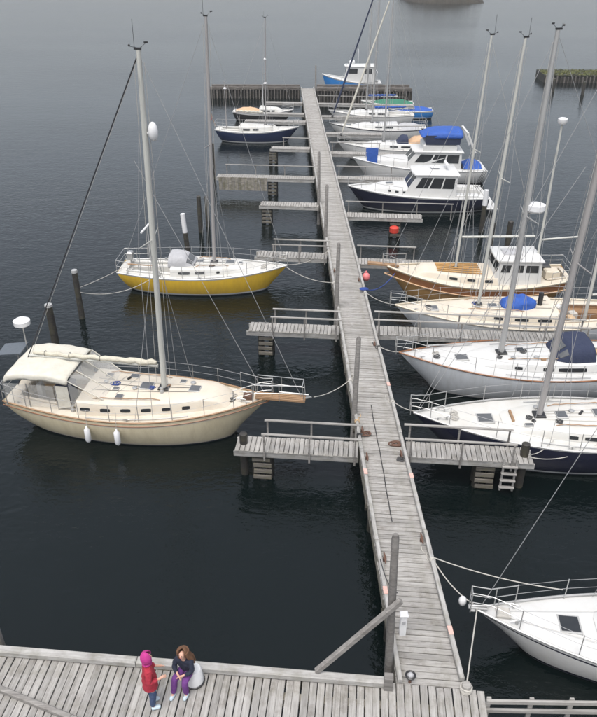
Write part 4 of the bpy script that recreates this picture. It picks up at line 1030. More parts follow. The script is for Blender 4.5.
m_ = MB(); m_.tube([(H.x(.615)-.34, 0, 6.35), (H.x(.615)-.34, 0, 6.42), (H.x(.615)-.34, 0, 6.58), (H.x(.615)-.34, 0, 6.62)], [.24, .30, .29, .18], 16); rd = m_.build('radar_dome', M['plastic'], b7, smooth=40)
MB().box((H.x(.615)-.16, 0, 6.32), (.4, .12, .05)).build('bracket', M['alu'], rd)
loop_rail(H, b7, .885, 1, 'bow_pulpit', .55, tip=.12); loop_rail(H, b7, .12, 0, 'stern_pulpit', .6); lifelines(H, b7, [.12, .24, .36, .48, .60, .74, .885])
dodger(b7, H.x(.29), H.x(.425), .80, C.top(H.x(.3), 0)-.16, .62, 'canvas_navy', slope=.4); wheel(b7, H.x(.10), .55); grab_rails(C, b7, .2, .7); deck_lines(C, b7, 3); clutter(b7, H, C, 7)
for s in (-1, 1): winch(b7, H.x(.27), s*1.0, H.sh(.27)); MB().box((H.x(.16), s*.75, .95), (1.3, .40, .08), bev=.03).build('cushion', M['cushion'], b7)
mb = MB(); mb.tube([(H.x(.06), .7, H.sh(0)), (H.x(.06), .7, H.sh(0)+.5)], .02, 6).box((H.x(.06), .7, H.sh(0)+.45), (.2, .16, .32), bev=.04); mb.build('outboard_motor', M['canvas_blue'], b7)
jl = MB(); jl.tube([(H.x(.70), -.95, H.sh(.7)+.06), (H.x(.88), -.55, H.sh(.88)+.06)], .03, 6); jl.build('whisker_pole', M['alu'], b7)

# ---- cream-decked ketch with royal blue tarp
H = Hull(9.4, 2.9, (1.05, .95, 1.35), tr=.6, oh=(1.2, .7), tm=.45, bowp=2.0)
b8 = boat('sailboat', 'pale ketch with a bright blue tarp bundled on its cabin top', (4.42, 25.2), 179, H)
hull_mesh(H, b8, ['grey_hull', 'white', 'antifoul', 'white'], stripe=(.0, .12)); deck_mesh(H, b8, 'cream_deck', cock=(.10, .34, .55, .5, 'teak')); toe_rail(H, b8, 'cream', .035)
C = Cabin(H, .34, .80, 1.0, .38, .26, front=.22, taper=.5); C.build(b8, 'cream_deck'); C.windows(b8, [(.08, .2), (.28, .4), (.5, .58)], .4, .7)
for (t, y, sx, sy) in ((.845, 0, .46, .44), (.60, .1, .36, .3), (.52, -.5, .2, .2)):
    z = C.top(H.x(t), y) if t < .79 else H.sh(t); hatch(b8, H.x(t), y, z-.012, sx, sy, .03)
rig(H, b8, .655, C.top(H.x(.655), 0), 10.9, .08, 'alu_cream', ((.52, .8),), rake=.035, back=False)
mb = MB(); rings = []
for i in range(11):
    q = i/10; x = H.x(.42)+1.35*q; hh = (.42*math.sin(math.pi*(.12+.80*q))**.7)*(1+.15*math.sin(i*2.3)); ww = .50*(math.sin(math.pi*(.08+.84*q))**.5)
    rings.append([(x+rnd(-.02, .02), ww*math.cos(math.pi*j/10)*(1+.06*math.sin(i+j*2)), C.top(x, 0)-.03+hh*(math.sin(math.pi*j/10)**.7)+rnd(-.012, .012)) for j in range(11)])
mb.loft(rings); mb.f.append(tuple(range(11))[::-1]); mb.mi.append(0); mb.f.append(tuple(range(110, 121))); mb.mi.append(0)
crumple(mb.build('tarp', M['canvas_blue'], b8, smooth=70, label='crumpled royal blue tarp'), .22, .14)
mb = MB(); mb.tube([(H.x(.40), 0, C.top(H.x(.4), 0)-.05), (H.x(.40), 0, C.top(H.x(.4), 0)+.50), (H.x(.40), 0, C.top(H.x(.4), 0)+.52)], [.10, .10, .03], 8); mb.build('stove_pipe', M['black'], b8, smooth=40)
mb = MB(); mb.tube([(H.x(.20), 0, .5), (H.x(.198), 0, 3.6), (H.x(.195), 0, 8.2)], [.065, .06, .05], 10); mz = mb.build('mizzen_mast', M['alu_cream'], b8, smooth=True)
mb = MB(); mb.tube([(H.x(.19), 0, 1.75), (H.x(-.08), 0, 1.85)], .045, 8); mb.build('mizzen_boom', M['alu_cream'], b8, smooth=True)
for s in (-1, 1): stay(b8, (H.x(.20), s*(H.b(.2)-.08), H.sh(.2)), (H.x(.196), 0, 8.1), 'shroud'); stay(b8, (H.x(.27), s*(H.b(.27)-.08), H.sh(.27)), (H.x(.196), 0, 5.4), 'shroud')
loop_rail(H, b8, .90, 1, 'bow_pulpit', .55, tip=.2); loop_rail(H, b8, .10, 0, 'stern_pulpit', .55); lifelines(H, b8, [.10, .24, .38, .52, .66, .80, .90]); deck_lines(C, b8, 3); clutter(b8, H, C, 7); grab_rails(C, b8, .3, .8)
for k in range(4):
    MB().box((H.x(.26+.02*k), rnd(-.5, .5), .95), (rnd(.2, .35), rnd(.2, .4), rnd(.15, .3)), rz=rnd(0, 1), bev=.05).build('gear_bag', M[random.choice(['rope', 'canvas_grey', 'cushion', 'white'])], b8)

# ---- brown motor sailer with white wheelhouse
H = Hull(7.9, 2.8, (1.15, .95, 1.45), tr=.6, oh=(1.1, .7), tm=.45, bowp=2.1)
b9 = boat('motor_sailer', 'brown wooden motor sailer with a white wheelhouse and two masts', (4.5, 28.95), 177.5, H, 'sailboat')
hull_mesh(H, b9, ['varnish', 'white', 'antifoul', 'brown_dark'], stripe=(.10, .36)); deck_mesh(H, b9, 'cream_deck', cock=(.03, .13, .6, .6)); toe_rail(H, b9, 'cream', .05); toe_rail(H, b9, 'tan', .03, 'rub_rail', -.38)
C = Cabin(H, .40, .83, .92, .32, .26, front=.15, taper=.55); C.build(b9, 'cream_deck'); C.windows(b9, [(.06, .16), (.28, .38), (.50, .60)], .4, .75)
for k in range(6):
    y = -.5+k*.2; mb = MB(); x0, x1 = H.x(.48), H.x(.72)
    mb.tube([(x0, y*1.1, C.top(x0, y)+.03), (x1, y*.8, C.top(x1, y)+.03)], .035, 6); mb.build('deck_spar', M['varnish'], b9)
def house(root, x0, x1, w0, w1, z0, z1, rf, ra, mat, roofmat, panes, over=.08, roof_t=.07, inset=.05, name='wheelhouse', fr_panes=2, zg=(.45, .88), glass='glass', aft=True):
    """x1 front; rf / ra = rake of front and aft walls (top set back)"""
    c = [(x0, -w0, z0), (x1, -w1, z0), (x1, w1, z0), (x0, w0, z0), (x0+ra, -w0+inset, z1), (x1-rf, -w1+inset, z1), (x1-rf, w1-inset, z1), (x0+ra, w0-inset, z1)]
    V = [Vector(p) for p in c]; mb = MB()
    mb.add(V, [(0, 1, 5, 4), (1, 2, 6, 5), (2, 3, 7, 6), (3, 0, 4, 7), (4, 5, 6, 7)]); wall = mb.build(name, M[mat], root)
    def face(a, b, c2, d, n, us=None):
        for k in range(n):
            u0, u1 = (k+.10)/n, (k+.90)/n
            if us: u0, u1 = us[k]
            def q(u, v): return V[a].lerp(V[b], u).lerp(V[d].lerp(V[c2], u), v)
            A = [q(u0, zg[0]), q(u1, zg[0]), q(u1, zg[1]), q(u0, zg[1])]
            nr = (A[1]-A[0]).cross(A[3]-A[0]).normalized()*.012
            panel4('window', [p+nr for p in A], .03, glass, wall)
    face(0, 1, 5, 4, len(panes), panes); face(2, 3, 7, 6, len(panes), [(1-b, 1-a) for a, b in panes[::-1]]); face(1, 2, 6, 5, fr_panes)
    if aft: face(3, 0, 4, 7, 2)
    rp = [(x0+ra-over, -w0-.02), (x1-rf+over*1.6, -w1-.02), (x1-rf+over*2.4, -w1*.5), (x1-rf+over*2.4, w1*.5), (x1-rf+over*1.6, w1+.02), (x0+ra-over, w0+.02)]
    rb = MB(); rings = [[(x, y, z1-.01) for x, y in rp], [(x, y, z1+roof_t*.6) for x, y in rp], [(x*.97+.03*(x0+x1)/2, y*.93, z1+roof_t) for x, y in rp], [(x*.6+.4*(x0+x1)/2, y*.5, z1+roof_t+.05) for x, y in rp]]
    rb.loft(rings, True, caps=True); rb.build('roof', M[roofmat], wall, smooth=30)
    return wall
zs = H.sh(.35)-.05
house(b9, H.x(.17), H.x(.43), .90, .84, zs, zs+1.06, .28, .06, 'white', 'white', [(.08, .36), (.42, .66), (.72, .92)], zg=(.55, .85))
MB().box((H.x(.32), 0, zs+1.19), (.8, .7, .08), bev=.03).build('roof_hatch', M['canvas_grey'], b9)
rig(H, b9, .612, C.top(H.x(.612), 0), 10.6, .07, 'alu_cream', ((.55, .7),), rake=.035, boom=(3.2, 2.75, None), back=False, forefrac=.95)
mb = MB(); mb.tube([(H.x(.175), 0, zs+1.08), (H.x(.17), 0, 7.4)], [.055, .04], 8); mz = mb.build('mizzen_mast', M['alu_cream'], b9, smooth=True)
mb = MB(); mb.tube([(H.x(.17)-.0, 0, 7.42), (H.x(.17)-.0, 0, 7.5), (H.x(.17)-.0, 0, 7.62), (H.x(.17)-.0, 0, 7.66)], [.14, .19, .19, .1], 14); mb.build('radar_dome', M['plastic'], mz, smooth=40)
mb = MB(); mb.tube([(H.x(.165), 0, 2.65), (H.x(-.04), 0, 2.8)], .04, 8); mb.build('mizzen_boom', M['alu_cream'], b9, smooth=True)
for s in (-1, 1): stay(b9, (H.x(.2), s*(H.b(.2)-.08), H.sh(.2)), (H.x(.172), 0, 6.6), 'shroud')
loop_rail(H, b9, .88, 1, 'bow_pulpit', .5, tip=.1); loop_rail(H, b9, .12, 0, 'stern_pulpit', .5)
bs = MB(); bs.bar((H.L/2-.6, 0, H.sh(1)-.02), (H.L/2+.75, 0, H.sh(1)+.10), .22, .10, bev=.02); bs.build('bowsprit', M['teak'], b9)
MB().box((H.x(.10), .35, H.sh(.1)+.2), (.6, .45, .35), bev=.05).build('locker', M['cream'], b9)
MB().box((H.x(.11), -.45, H.sh(.1)+.15), (.45, .5, .30), bev=.05).build('gear_bag', M['black'], b9)

# ---- navy motor cruiser
H = Hull(8.0, 2.9, (.92, .97, 1.30), tr=.86, oh=(1.0, .05), tm=.4, bowp=2.4, draft=.5, k=.7)
b10 = boat('motor_cruiser', 'motor cruiser with a navy hull, white hardtop and dark wraparound windows', (3.95, 41.25), 178, H, 'motor boat')
hull_mesh(H, b10, ['navy', 'white', 'antifoul', 'white'], stripe=(.0, .07)); deck_mesh(H, b10, 'white', cock=(.03, .30, .8, .6)); toe_rail(H, b10, 'white', .04)
C = Cabin(H, .55, .86, 1.0, .34, .26, front=.5, taper=.4); C.build(b10, 'white'); C.windows(b10, [(.12, .2), (.3, .38), (.48, .54)], .4, .7)
zs = H.sh(.45)-.08
house(b10, H.x(.24), H.x(.62), 1.16, 1.0, zs, zs+1.25, .85, -.05, 'white', 'white', [(.06, .30), (.33, .57), (.60, .86)], over=.12, zg=(.42, .90), roof_t=.09)
hatch(b10, H.x(.70), 0, C.top(H.x(.70), 0)-.01, .42, .42, .05)
MB().box((H.x(.38), 0, zs+1.50), (.5, .5, .06), bev=.02).build('roof_hatch', M['plastic'], b10)
mb = MB(); mb.tube([(H.x(.30), 0, zs+1.4), (H.x(.30), 0, zs+1.62)], .05, 8); mb.box((H.x(.30), 0, zs+1.68), (.16, .9, .10), bev=.03); mb.build('radar', M['plastic'], b10)
loop_rail(H, b10, .62, 1, 'bow_rail', .5, legs=5, two=False)
MB().box((H.x(-.03), 0, .28), (.7, 2.3, .08), bev=.02).build('swim_platform', M['white'], b10)
for s in (-1, 1): MB().box((H.x(.15), s*.85, .98), (1.3, .45, .12), bev=.03).build('cockpit_seat', M['white'], b10)
for k in range(3):
    mb = MB(); mb.tube([(H.x(.05), -1.0+k*.25, H.sh(0)), (H.x(-.01), -1.0+k*.25, H.sh(0)+1.1)], .015, 5); mb.build('fishing_rod', M['black'], b10)
MB().box((H.x(.26), -H.b(.26)-.012, H.sh(.26)-.25), (.9, .02, .05)).build('vent', M['black'], b10)

# ---- cruiser with blue flybridge canopy
H = Hull(8.5, 3.0, (.97, 1.0, 1.45), tr=.86, oh=(1.1, .05), tm=.4, bowp=2.4, draft=.5, k=.7)
b11 = boat('motor_cruiser', 'white flybridge cruiser with a royal blue canopy and a blue cloth over its bow rail', (4.75, 46.9), 177, H, 'motor boat')
hull_mesh(H, b11, ['white', 'navy', 'antifoul', 'white']); deck_mesh(H, b11, 'white', cock=(.03, .28, .8, .6)); toe_rail(H, b11, 'white', .04)
C = Cabin(H, .55, .88, 1.05, .40, .28, front=.5, taper=.4); C.build(b11, 'white')
zs = H.sh(.45)-.08
house(b11, H.x(.20), H.x(.64), 1.2, 1.0, zs, zs+1.12, .95, 0, 'white', 'white', [(.05, .30), (.33, .57), (.60, .88)], over=.12, zg=(.42, .88))
z2 = zs+1.20
MB().box((H.x(.36), 0, z2+.20), (2.1, 1.9, .42), bev=.12).build('flybridge', M['white'], b11)
for sx in (.25, .47):
    for s in (-1, 1):
        mb = MB(); mb.tube([(H.x(sx), s*.88, z2+.35), (H.x(sx)-.08, s*.88, z2+1.20)], .018, 6); mb.build('canopy_frame', M['steel'], b11)
dodger(b11, H.x(.20), H.x(.50), 1.02, z2+.78, .42, 'canvas_blue', slope=.35, win=False, name='canopy')
for s in (-1, 1): panel4('canopy_curtain', [(H.x(.22), s*.98, z2+.38), (H.x(.47), s*.95, z2+.38), (H.x(.48), s*.98, z2+.95), (H.x(.21), s*1.0, z2+.95)], .012, 'canvas_navy', b11)
ar = MB()
for s in (-1, 1): ar.bar((H.x(.10), s*1.05, z2-.1), (H.x(.17), s*1.0, z2+1.10), .07, .13)
ar.bar((H.x(.17), -1.05, z2+1.10), (H.x(.17), 1.05, z2+1.10), .13, .07); ar.build('radar_arch', M['white'], b11)
cover(b11, H.x(.03), H.x(.17), 1.05, H.sh(.1)+.05, .42, 'canvas_blue', name='aft_awning')
loop_rail(H, b11, .60, 1, 'bow_rail', .55, legs=5, two=False)
panel4('rail_cloth', [(H.x(.80), -H.b(.80)-.0, H.sh(.80)+.02), (H.x(.90), -H.b(.90)-.0, H.sh(.90)+.02), (H.x(.90), -H.b(.90)+.04, H.sh(.90)+.62), (H.x(.80), -H.b(.80)+.04, H.sh(.80)+.62)], .02, 'canvas_blue', b11)
panel4('rail_cloth', [(H.x(.82), H.b(.82)-.03, H.sh(.82)-.02), (H.x(.895), H.b(.895)-.03, H.sh(.895)-.02), (H.x(.895), H.b(.895)-.05, H.sh(.895)+.57), (H.x(.82), H.b(.82)-.05, H.sh(.82)+.57)], .02, 'canvas_blue', b11)

# ---- far right group of sailboats
def far_sloop(label, bow, head, L, hull, stripe, mast_h, mt, furl, cover, extra=None, mm='alu', fore=.99):
    H = Hull(L, L*.33, (.95, .9, 1.2), tr=.65, oh=(1.0, .4))
    b = boat('sailboat', label, bow, head, H)
    hull_mesh(H, b, [hull, 'white', 'antifoul', stripe], stripe=(.0, .08), n=20, na=16); deck_mesh(H, b, 'white_deck', cock=(.06, .3, .55, .5), n=24, m=14); toe_rail(H, b, 'alu', .03)
    C = Cabin(H, .30, .76, L*.11, .36, .22, front=.3); C.build(b, 'white'); C.windows(b, [(.1, .28), (.34, .5)], .4, .72)
    hatch(b, H.x(.80), 0, H.sh(.8)-.01, .42, .42); hatch(b, H.x(.5), 0, C.top(H.x(.5), 0)-.01, .36, .36)
    rig(H, b, mt, C.top(H.x(mt), 0), mast_h, .08, mm, ((.5, .7),), boom=(L*.36, 2.3, cover), furl=furl, furl_r=.08, rake=.012, forefrac=fore)
    loop_rail(H, b, .88, 1, 'bow_pulpit', .55); loop_rail(H, b, .12, 0, 'stern_pulpit', .55); lifelines(H, b, [.12, .3, .5, .7, .88])
    return b, H, C
b12, H12, C12 = far_sloop('white sloop with a rolled white headsail, next beyond the blue canopied cruiser', (4.15, 52.2), 177, 7.8, 'white', 'white', 11.2, .58, 'canvas_white', None)
dodger(b12, H12.x(.20), H12.x(.36), .7, C12.top(H12.x(.3), 0)-.2, .52, 'tan', win=False)
dodger(b12, H12.x(.36), H12.x(.46), .6, C12.top(H12.x(.4), 0)-.15, .55, 'canvas_navy', win=False)
b13, H13, C13 = far_sloop('white sloop with a rolled dark blue headsail between two fingers', (3.95, 58.4), 176, 7.6, 'white', 'navy', 11.6, .56, 'canvas_navy', 'canvas_blue')
b14, H14, C14 = far_sloop('white sloop with a blue boom cover, closest to the green covered boat', (4.2, 63.4), 176, 7.2, 'white', 'white', 9.8, .56, None, 'canvas_blue')
cover(b13, H13.x(.05), H13.x(.32), .85, H13.sh(.2)+.02, .38, 'canvas_grey', name='cockpit_cover')
H = Hull(4.8, 1.8, (.7, .65, .85), tr=.8, oh=(.7, .1))
b15 = boat('motor_boat', 'small white motor boat under a green canvas cover', (7.6, 69.4), 176, H, 'boat')
hull_mesh(H, b15, ['white', 'green', 'antifoul', 'green'], stripe=(0, .15), n=20, na=14); deck_mesh(H, b15, 'white_deck'); toe_rail(H, b15, 'white', .04)
cover(b15, H.x(.02), H.x(.80), .80, H.sh(.4)-.02, .40, 'green')
H = Hull(4.4, 1.7, (.7, .65, .85), tr=.8, oh=(.7, .1))
b16 = boat('motor_boat', 'small open boat wrapped in a bright blue tarp', (9.2, 66.2), 176, H, 'boat')
hull_mesh(H, b16, ['bright_blue', 'white', 'antifoul', 'white'], stripe=(0, .1), n=20, na=14); deck_mesh(H, b16, 'white_deck'); toe_rail(H, b16, 'white', .04)
cover(b16, H.x(.02), H.x(.82), .78, H.sh(.4)-.02, .38, 'canvas_blue')
# ---- blue fishing boat behind the wharf
H = Hull(6.0, 2.3, (1.2, 1.3, 1.95), tr=.85, oh=(.7, .1), k=.65, bowp=2.4)
b17 = boat('fishing_boat', 'bright blue fishing boat with a white cabin, lying behind the far wharf', (4.4, 77.6), 177, H, 'fishing boat')
hull_mesh(H, b17, ['bright_blue', 'white', 'antifoul', 'white'], stripe=(0, .10)); deck_mesh(H, b17, 'white', cock=(.05, .35, .7, .7)); toe_rail(H, b17, 'white', .05)
zs = H.sh(.5)-.06
house(b17, H.x(.12), H.x(.62), 1.0, .8, zs, zs+1.45, .15, 0, 'white', 'white', [(.1, .35), (.6, .9)], zg=(.55, .88))
mb = MB(); mb.ball((H.x(.5), 0, zs+1.75), .30, 12, 8); mb.build('radar_dome', M['plastic'], b17, smooth=True)
mb = MB(); mb.tube([(H.x(.4), 0, zs+1.5), (H.x(.4), 0, zs+3.0)], .03, 6); mb.build('signal_mast', M['plastic'], b17)
mb = MB(); mb.box((H.x(.08), 0, zs+.9), (.1, 1.6, .06)).tube([(H.x(.08), -.75, zs), (H.x(.08), -.75, zs+.9)], .03, 6).tube([(H.x(.08), .75, zs), (H.x(.08), .75, zs+.9)], .03, 6); mb.build('gallows', M['plastic'], b17)

# ------------------------------------------------------------------ mooring ropes and floats
def rope(label, a, b, sag=.25, r=.014, m='rope'):
    a, b = Vector(a), Vector(b); pts = [a.lerp(b, i/16)-Vector((0, 0, sag*4*(i/16)*(1-i/16))) for i in range(17)]
    mb = MB(); mb.tube(pts, r, 5); return tag(mb.build('mooring_rope', M[m], smooth=True), label, 'rope')
rope('grey rope from the white sloop bow down to the quay corner bollard', (4.14, 10.66, 1.16), (3.46, 8.75, DZ+.2), .03)
rope('grey rope from the white sloop bow back to the pier kerb', (4.14, 10.68, 1.16), (3.42, 12.0, DZ+.14), .18)
rope('long slack rope from the pier kerb to the white sloop side deck', (3.42, 12.05, DZ+.14), (6.3, 11.35, .86), .12)
rope('rope from the cream cruiser bowsprit to the pier', (.95, 18.5, 1.5), (2.2, 19.9, DZ+.14), .12)
rope('rope from the yellow boat bow to the pier, upper of two', (.2, 29.8, 1.15), (2.2, 31.2, DZ+.14), .2)
rope('rope from the yellow boat bow to the pier, lower of two', (.2, 29.7, 1.1), (2.2, 27.6, DZ+.14), .2)
rope('rope from the yellow boat stern to the pale capped pile, taut', (-7.1, 30.0, 1.0), (-8.28, 27.1, 1.35), .05)
rope('rope from the yellow boat quarter to the pale capped pile, slack', (-5.6, 29.1, .9), (-8.25, 27.0, 1.2), .35)
rope('rope from the navy sloop bow to the pier kerb', (4.0, 17.8, 1.4), (3.42, 18.6, DZ+.14), .08)
rope('rope from the navy sloop side to the ladder finger end pile', (7.8, 16.6, 1.15), (6.80, 15.75, DZ+.2), .15)
rope('second, slacker rope from the navy sloop side to the ladder finger end pile', (9.2, 16.5, 1.15), (6.80, 15.75, DZ+.12), .30)
rope('rope from the navy dodger boat bow to the pier', (4.1, 21.4, 1.4), (3.42, 22.1, DZ+.14), .08)
rope('dark blue rope from the pier kerb to the brown motor sailer', (3.42, 26.9, DZ+.14), (4.9, 28.6, 1.2), .30, .02, 'rope_blue')
rope('rope from the pier kerb to the pale ketch bow', (3.42, 26.6, DZ+.14), (4.5, 25.3, 1.3), .12)
rope('rope from the near tall post to the pier kerb, twisted dark', (2.1, 9.45, DZ+1.9), (2.2, 12.0, DZ+.16), .2, .012, 'rope_dark')
mb = MB(); mb.ball((0, 0, 0), .17, 14, 10, (1, 1, 1.15)).tube([(0, 0, .18), (0, 0, .27)], .035, 6)
o = tag(mb.build('buoy', M['pink'], smooth=True), 'faded pink ball buoy hanging on the outside of the pier kerb', 'buoy'); o.location = (3.66, 28.6, 1.05)
rope('short line holding the pink buoy to the kerb', (3.66, 28.6, 1.30), (3.42, 28.6, DZ+.14), .0, .01)
mb = MB(); mb.tube([(0, 0, 0), (0, 0, .06), (0, 0, .30), (0, 0, .36)], [.16, .24, .24, .15], 14)
o = tag(mb.build('float', M['red'], smooth=40), 'bright red float tied under the finger between the cruisers', 'float'); o.location = (5.9, 35.65, .42)
mb = MB(); mb.ball((0, 0, 0), .09, 10, 8, (1, 1, 1.5)); o = tag(mb.build('float', M['plastic'], smooth=True), 'small white float hanging on the rope at the white sloop bow', 'float'); o.location = (3.90, 10.95, 1.02)
mb = MB(); mb.ball((0, 0, 0), .16, 10, 6, (1.2, .8, .35)); o = tag(mb.build('rope_heap', M['rope_blue'], smooth=True), 'dark blue rope heap on the right kerb of the pier', 'rope'); o.location = (3.38, 26.9, DZ+.16)

# ------------------------------------------------------------------ people
def skinned(name, pts, edges, m, parent=None, sub=2, root=0):
    """tapering continuous figure grown from a posed skeleton: pts = {key: (x, y, z, r)}"""
    keys = list(pts); idx = {k: i for i, k in enumerate(keys)}
    me = bpy.data.meshes.new(name); me.from_pydata([pts[k][:3] for k in keys], [(idx[a], idx[b]) for a, b in edges], [])
    o = bpy.data.objects.new(name, me); col.objects.link(o)
    sk_ = o.modifiers.new('skin', 'SKIN'); sk_.use_smooth_shade = True
    if not me.skin_vertices: me.skin_vertices.new() if hasattr(me.skin_vertices, 'new') else None
    for i, k in enumerate(keys):
        rr = pts[k][3]; v = me.skin_vertices[0].data[i]; v.radius = (rr, rr) if not isinstance(rr, tuple) else rr; v.use_root = (i == root)
    ss = o.modifiers.new('sub', 'SUBSURF'); ss.levels = sub; ss.render_levels = sub
    dg = bpy.context.evaluated_depsgraph_get(); ev = o.evaluated_get(dg)
    nm = bpy.data.meshes.new_from_object(ev); nm.name = name
    o.modifiers.clear(); o.data = nm; nm.materials.clear(); nm.materials.append(M[m])
    nm.polygons.foreach_set('use_smooth', [True]*len(nm.polygons))
    if parent is not None: o.parent = parent
    return o
def hand_pts(pre, w, d, up, side):
    """palm and five curled fingers from wrist w along direction d; side = thumb direction"""
    w, d, up, side = Vector(w), Vector(d).normalized(), Vector(up).normalized(), Vector(side).normalized()
    P = {}; E_ = []
    pc = w+d*.045; P[pre+'palm'] = (*pc, .026); E_.append((pre+'wrist', pre+'palm'))
    pk = w+d*.075; P[pre+'knuckle'] = (*pk, .024); E_.append((pre+'palm', pre+'knuckle'))
    for i, ln in enumerate((.055, .065, .060, .045)):
        b = pk+side*(.024-.016*i)+d*.012; m1 = b+d*ln*.5-up*.006; t = b+d*ln*.85-up*.022
        for q, (nm, p_, r_) in enumerate((('a', b, .0085), ('b', m1, .008), ('c', t, .0065))):
            P[f'{pre}f{i}{nm}'] = (*p_, r_)
        E_ += [(pre+'knuckle', f'{pre}f{i}a'), (f'{pre}f{i}a', f'{pre}f{i}b'), (f'{pre}f{i}b', f'{pre}f{i}c')]
    b = pc+side*.028; t = b+d*.03+side*.018-up*.008
    P[pre+'t0'] = (*b, .010); P[pre+'t1'] = (*t, .008); E_ += [(pre+'palm', pre+'t0'), (pre+'t0', pre+'t1')]
    return P, E_
def face(parent, hx, hy, hz, ry=.082, m='skin'):
    for s in (-1, 1):
        MB().ball((hx+s*.032, hy+ry, hz+.01), .011, 8, 6).build('eye', M['black'], parent, smooth=True)
    MB().ball((hx, hy+ry*1.02, hz-.05), .012, 8, 5, (1.8, .5, .5)).build('mouth', M['pink'], parent, smooth=True)
    for s in (-1, 1): MB().ball((hx+s*.078, hy, hz-.01), .022, 8, 6, (.4, .8, 1.2)).build('ear', M[m], parent, smooth=True)

def standing_girl(loc, rz):
    t = thing('person', 'person standing on the quay in a red coat, magenta hood and jeans', 'person', loc, rz)
    P = {'pelvis': (0, 0, .80, .095), 'waist': (0, .005, .93, .085), 'chest': (0, 0, 1.10, .105), 'neckb': (0, 0, 1.22, .05), 'neck': (0, .01, 1.29, .042), 'jaw': (0, .025, 1.36, .062), 'head': (0, .015, 1.44, .085), 'crown': (0, .005, 1.50, .055), 'nose': (0, .115, 1.41, .012)}
    E_ = [('pelvis', 'waist'), ('waist', 'chest'), ('chest', 'neckb'), ('neckb', 'neck'), ('neck', 'jaw'), ('jaw', 'head'), ('head', 'crown'), ('head', 'nose')]
    for s, n in ((-1, 'l'), (1, 'r')):
        P.update({n+'hip': (s*.085, 0, .76, .075), n+'knee': (s*.085, .03, .43, .048), n+'calf': (s*.085, .0, .30, .046), n+'ankle': (s*.085, -.01, .08, .032), n+'toe': (s*.095, .12, .035, .028),
                  n+'shoulder': (s*.155, 0, 1.19, .05), n+'elbow': (s*.205, -.02, .96, .036), n+'wrist': (s*.15, .19, .93, .024)})
        E_ += [('pelvis', n+'hip'), (n+'hip', n+'knee'), (n+'knee', n+'calf'), (n+'calf', n+'ankle'), (n+'ankle', n+'toe'), ('chest', n+'shoulder'), (n+'shoulder', n+'elbow'), (n+'elbow', n+'wrist')]
        hp, he = hand_pts(n, (s*.15, .19, .93), (-s*.25, 1, .05), (0, 0, 1), (-s*.6, 0, .8)); P.update(hp); E_ += he
    body = skinned('body', P, E_, 'skin', t, 2); face(body, 0, .012, 1.44)
    C_ = {'hem': (0, 0, .58, .175), 'hip': (0, 0, .75, .165), 'waist': (0, 0, .93, .135), 'chest': (0, -.005, 1.10, .145), 'collar': (0, 0, 1.24, .075)}
    E2 = [('hem', 'hip'), ('hip', 'waist'), ('waist', 'chest'), ('chest', 'collar')]
    for s, n in ((-1, 'l'), (1, 'r')):
        C_.update({n+'s': (s*.165, 0, 1.18, .078), n+'e': (s*.22, -.02, .96, .066), n+'c': (s*.165, .155, .935, .052)}); E2 += [('chest', n+'s'), (n+'s', n+'e'), (n+'e', n+'c')]
    crumple(skinned('coat', C_, E2, 'coat_red', t, 3, 1), .07, .035, 0)
    for s in (-1, 1):
        crumple(skinned('trouser_leg', {'a': (s*.055, 0, .70, .075), 'b': (s*.085, .03, .43, .072), 'c': (s*.085, 0, .28, .066), 'd': (s*.085, -.01, .09, .058)}, [('a', 'b'), ('b', 'c'), ('c', 'd')], 'jeans', t, 3), .06, .022, 0)
        skinned('shoe', {'a': (s*.09, -.05, .05, .05), 'b': (s*.092, .03, .05, .05), 'c': (s*.097, .14, .04, .038)}, [('a', 'b'), ('b', 'c')], 'shoe', t, 2, 1)
    # hood: open towards the face
    rings = []
    for i in range(11):
        a = math.pi*i/10
        ring = []
        for j in range(13):
            b = R(40)+R(280)*j/12               # opening faces +y
            r_ = .122*(1+.04*math.sin(j*2+i)); ring.append((r_*math.sin(a)*math.sin(b)*1.0, r_*math.sin(a)*math.cos(b)*1.05+.01, 1.425+.15*math.cos(a)))
        rings.append(ring)
    mb = MB(); mb.loft(rings); h = mb.build('hood', M['hood_pink'], t, smooth=True); h.modifiers.new('thick', 'SOLIDIFY').thickness = .018
    mb = MB(); mb.tube([(.075*math.cos(a*math.pi/6), .075*math.sin(a*math.pi/6), 1.275+.012*math.sin(a*2)) for a in range(12)], .026, 8, closed=True); mb.build('scarf', M['hood_pink'], t, smooth=True)
    return t
standing_girl((-2.52, 8.56, DZ), R(-75)).scale = (.94, .94, .96)

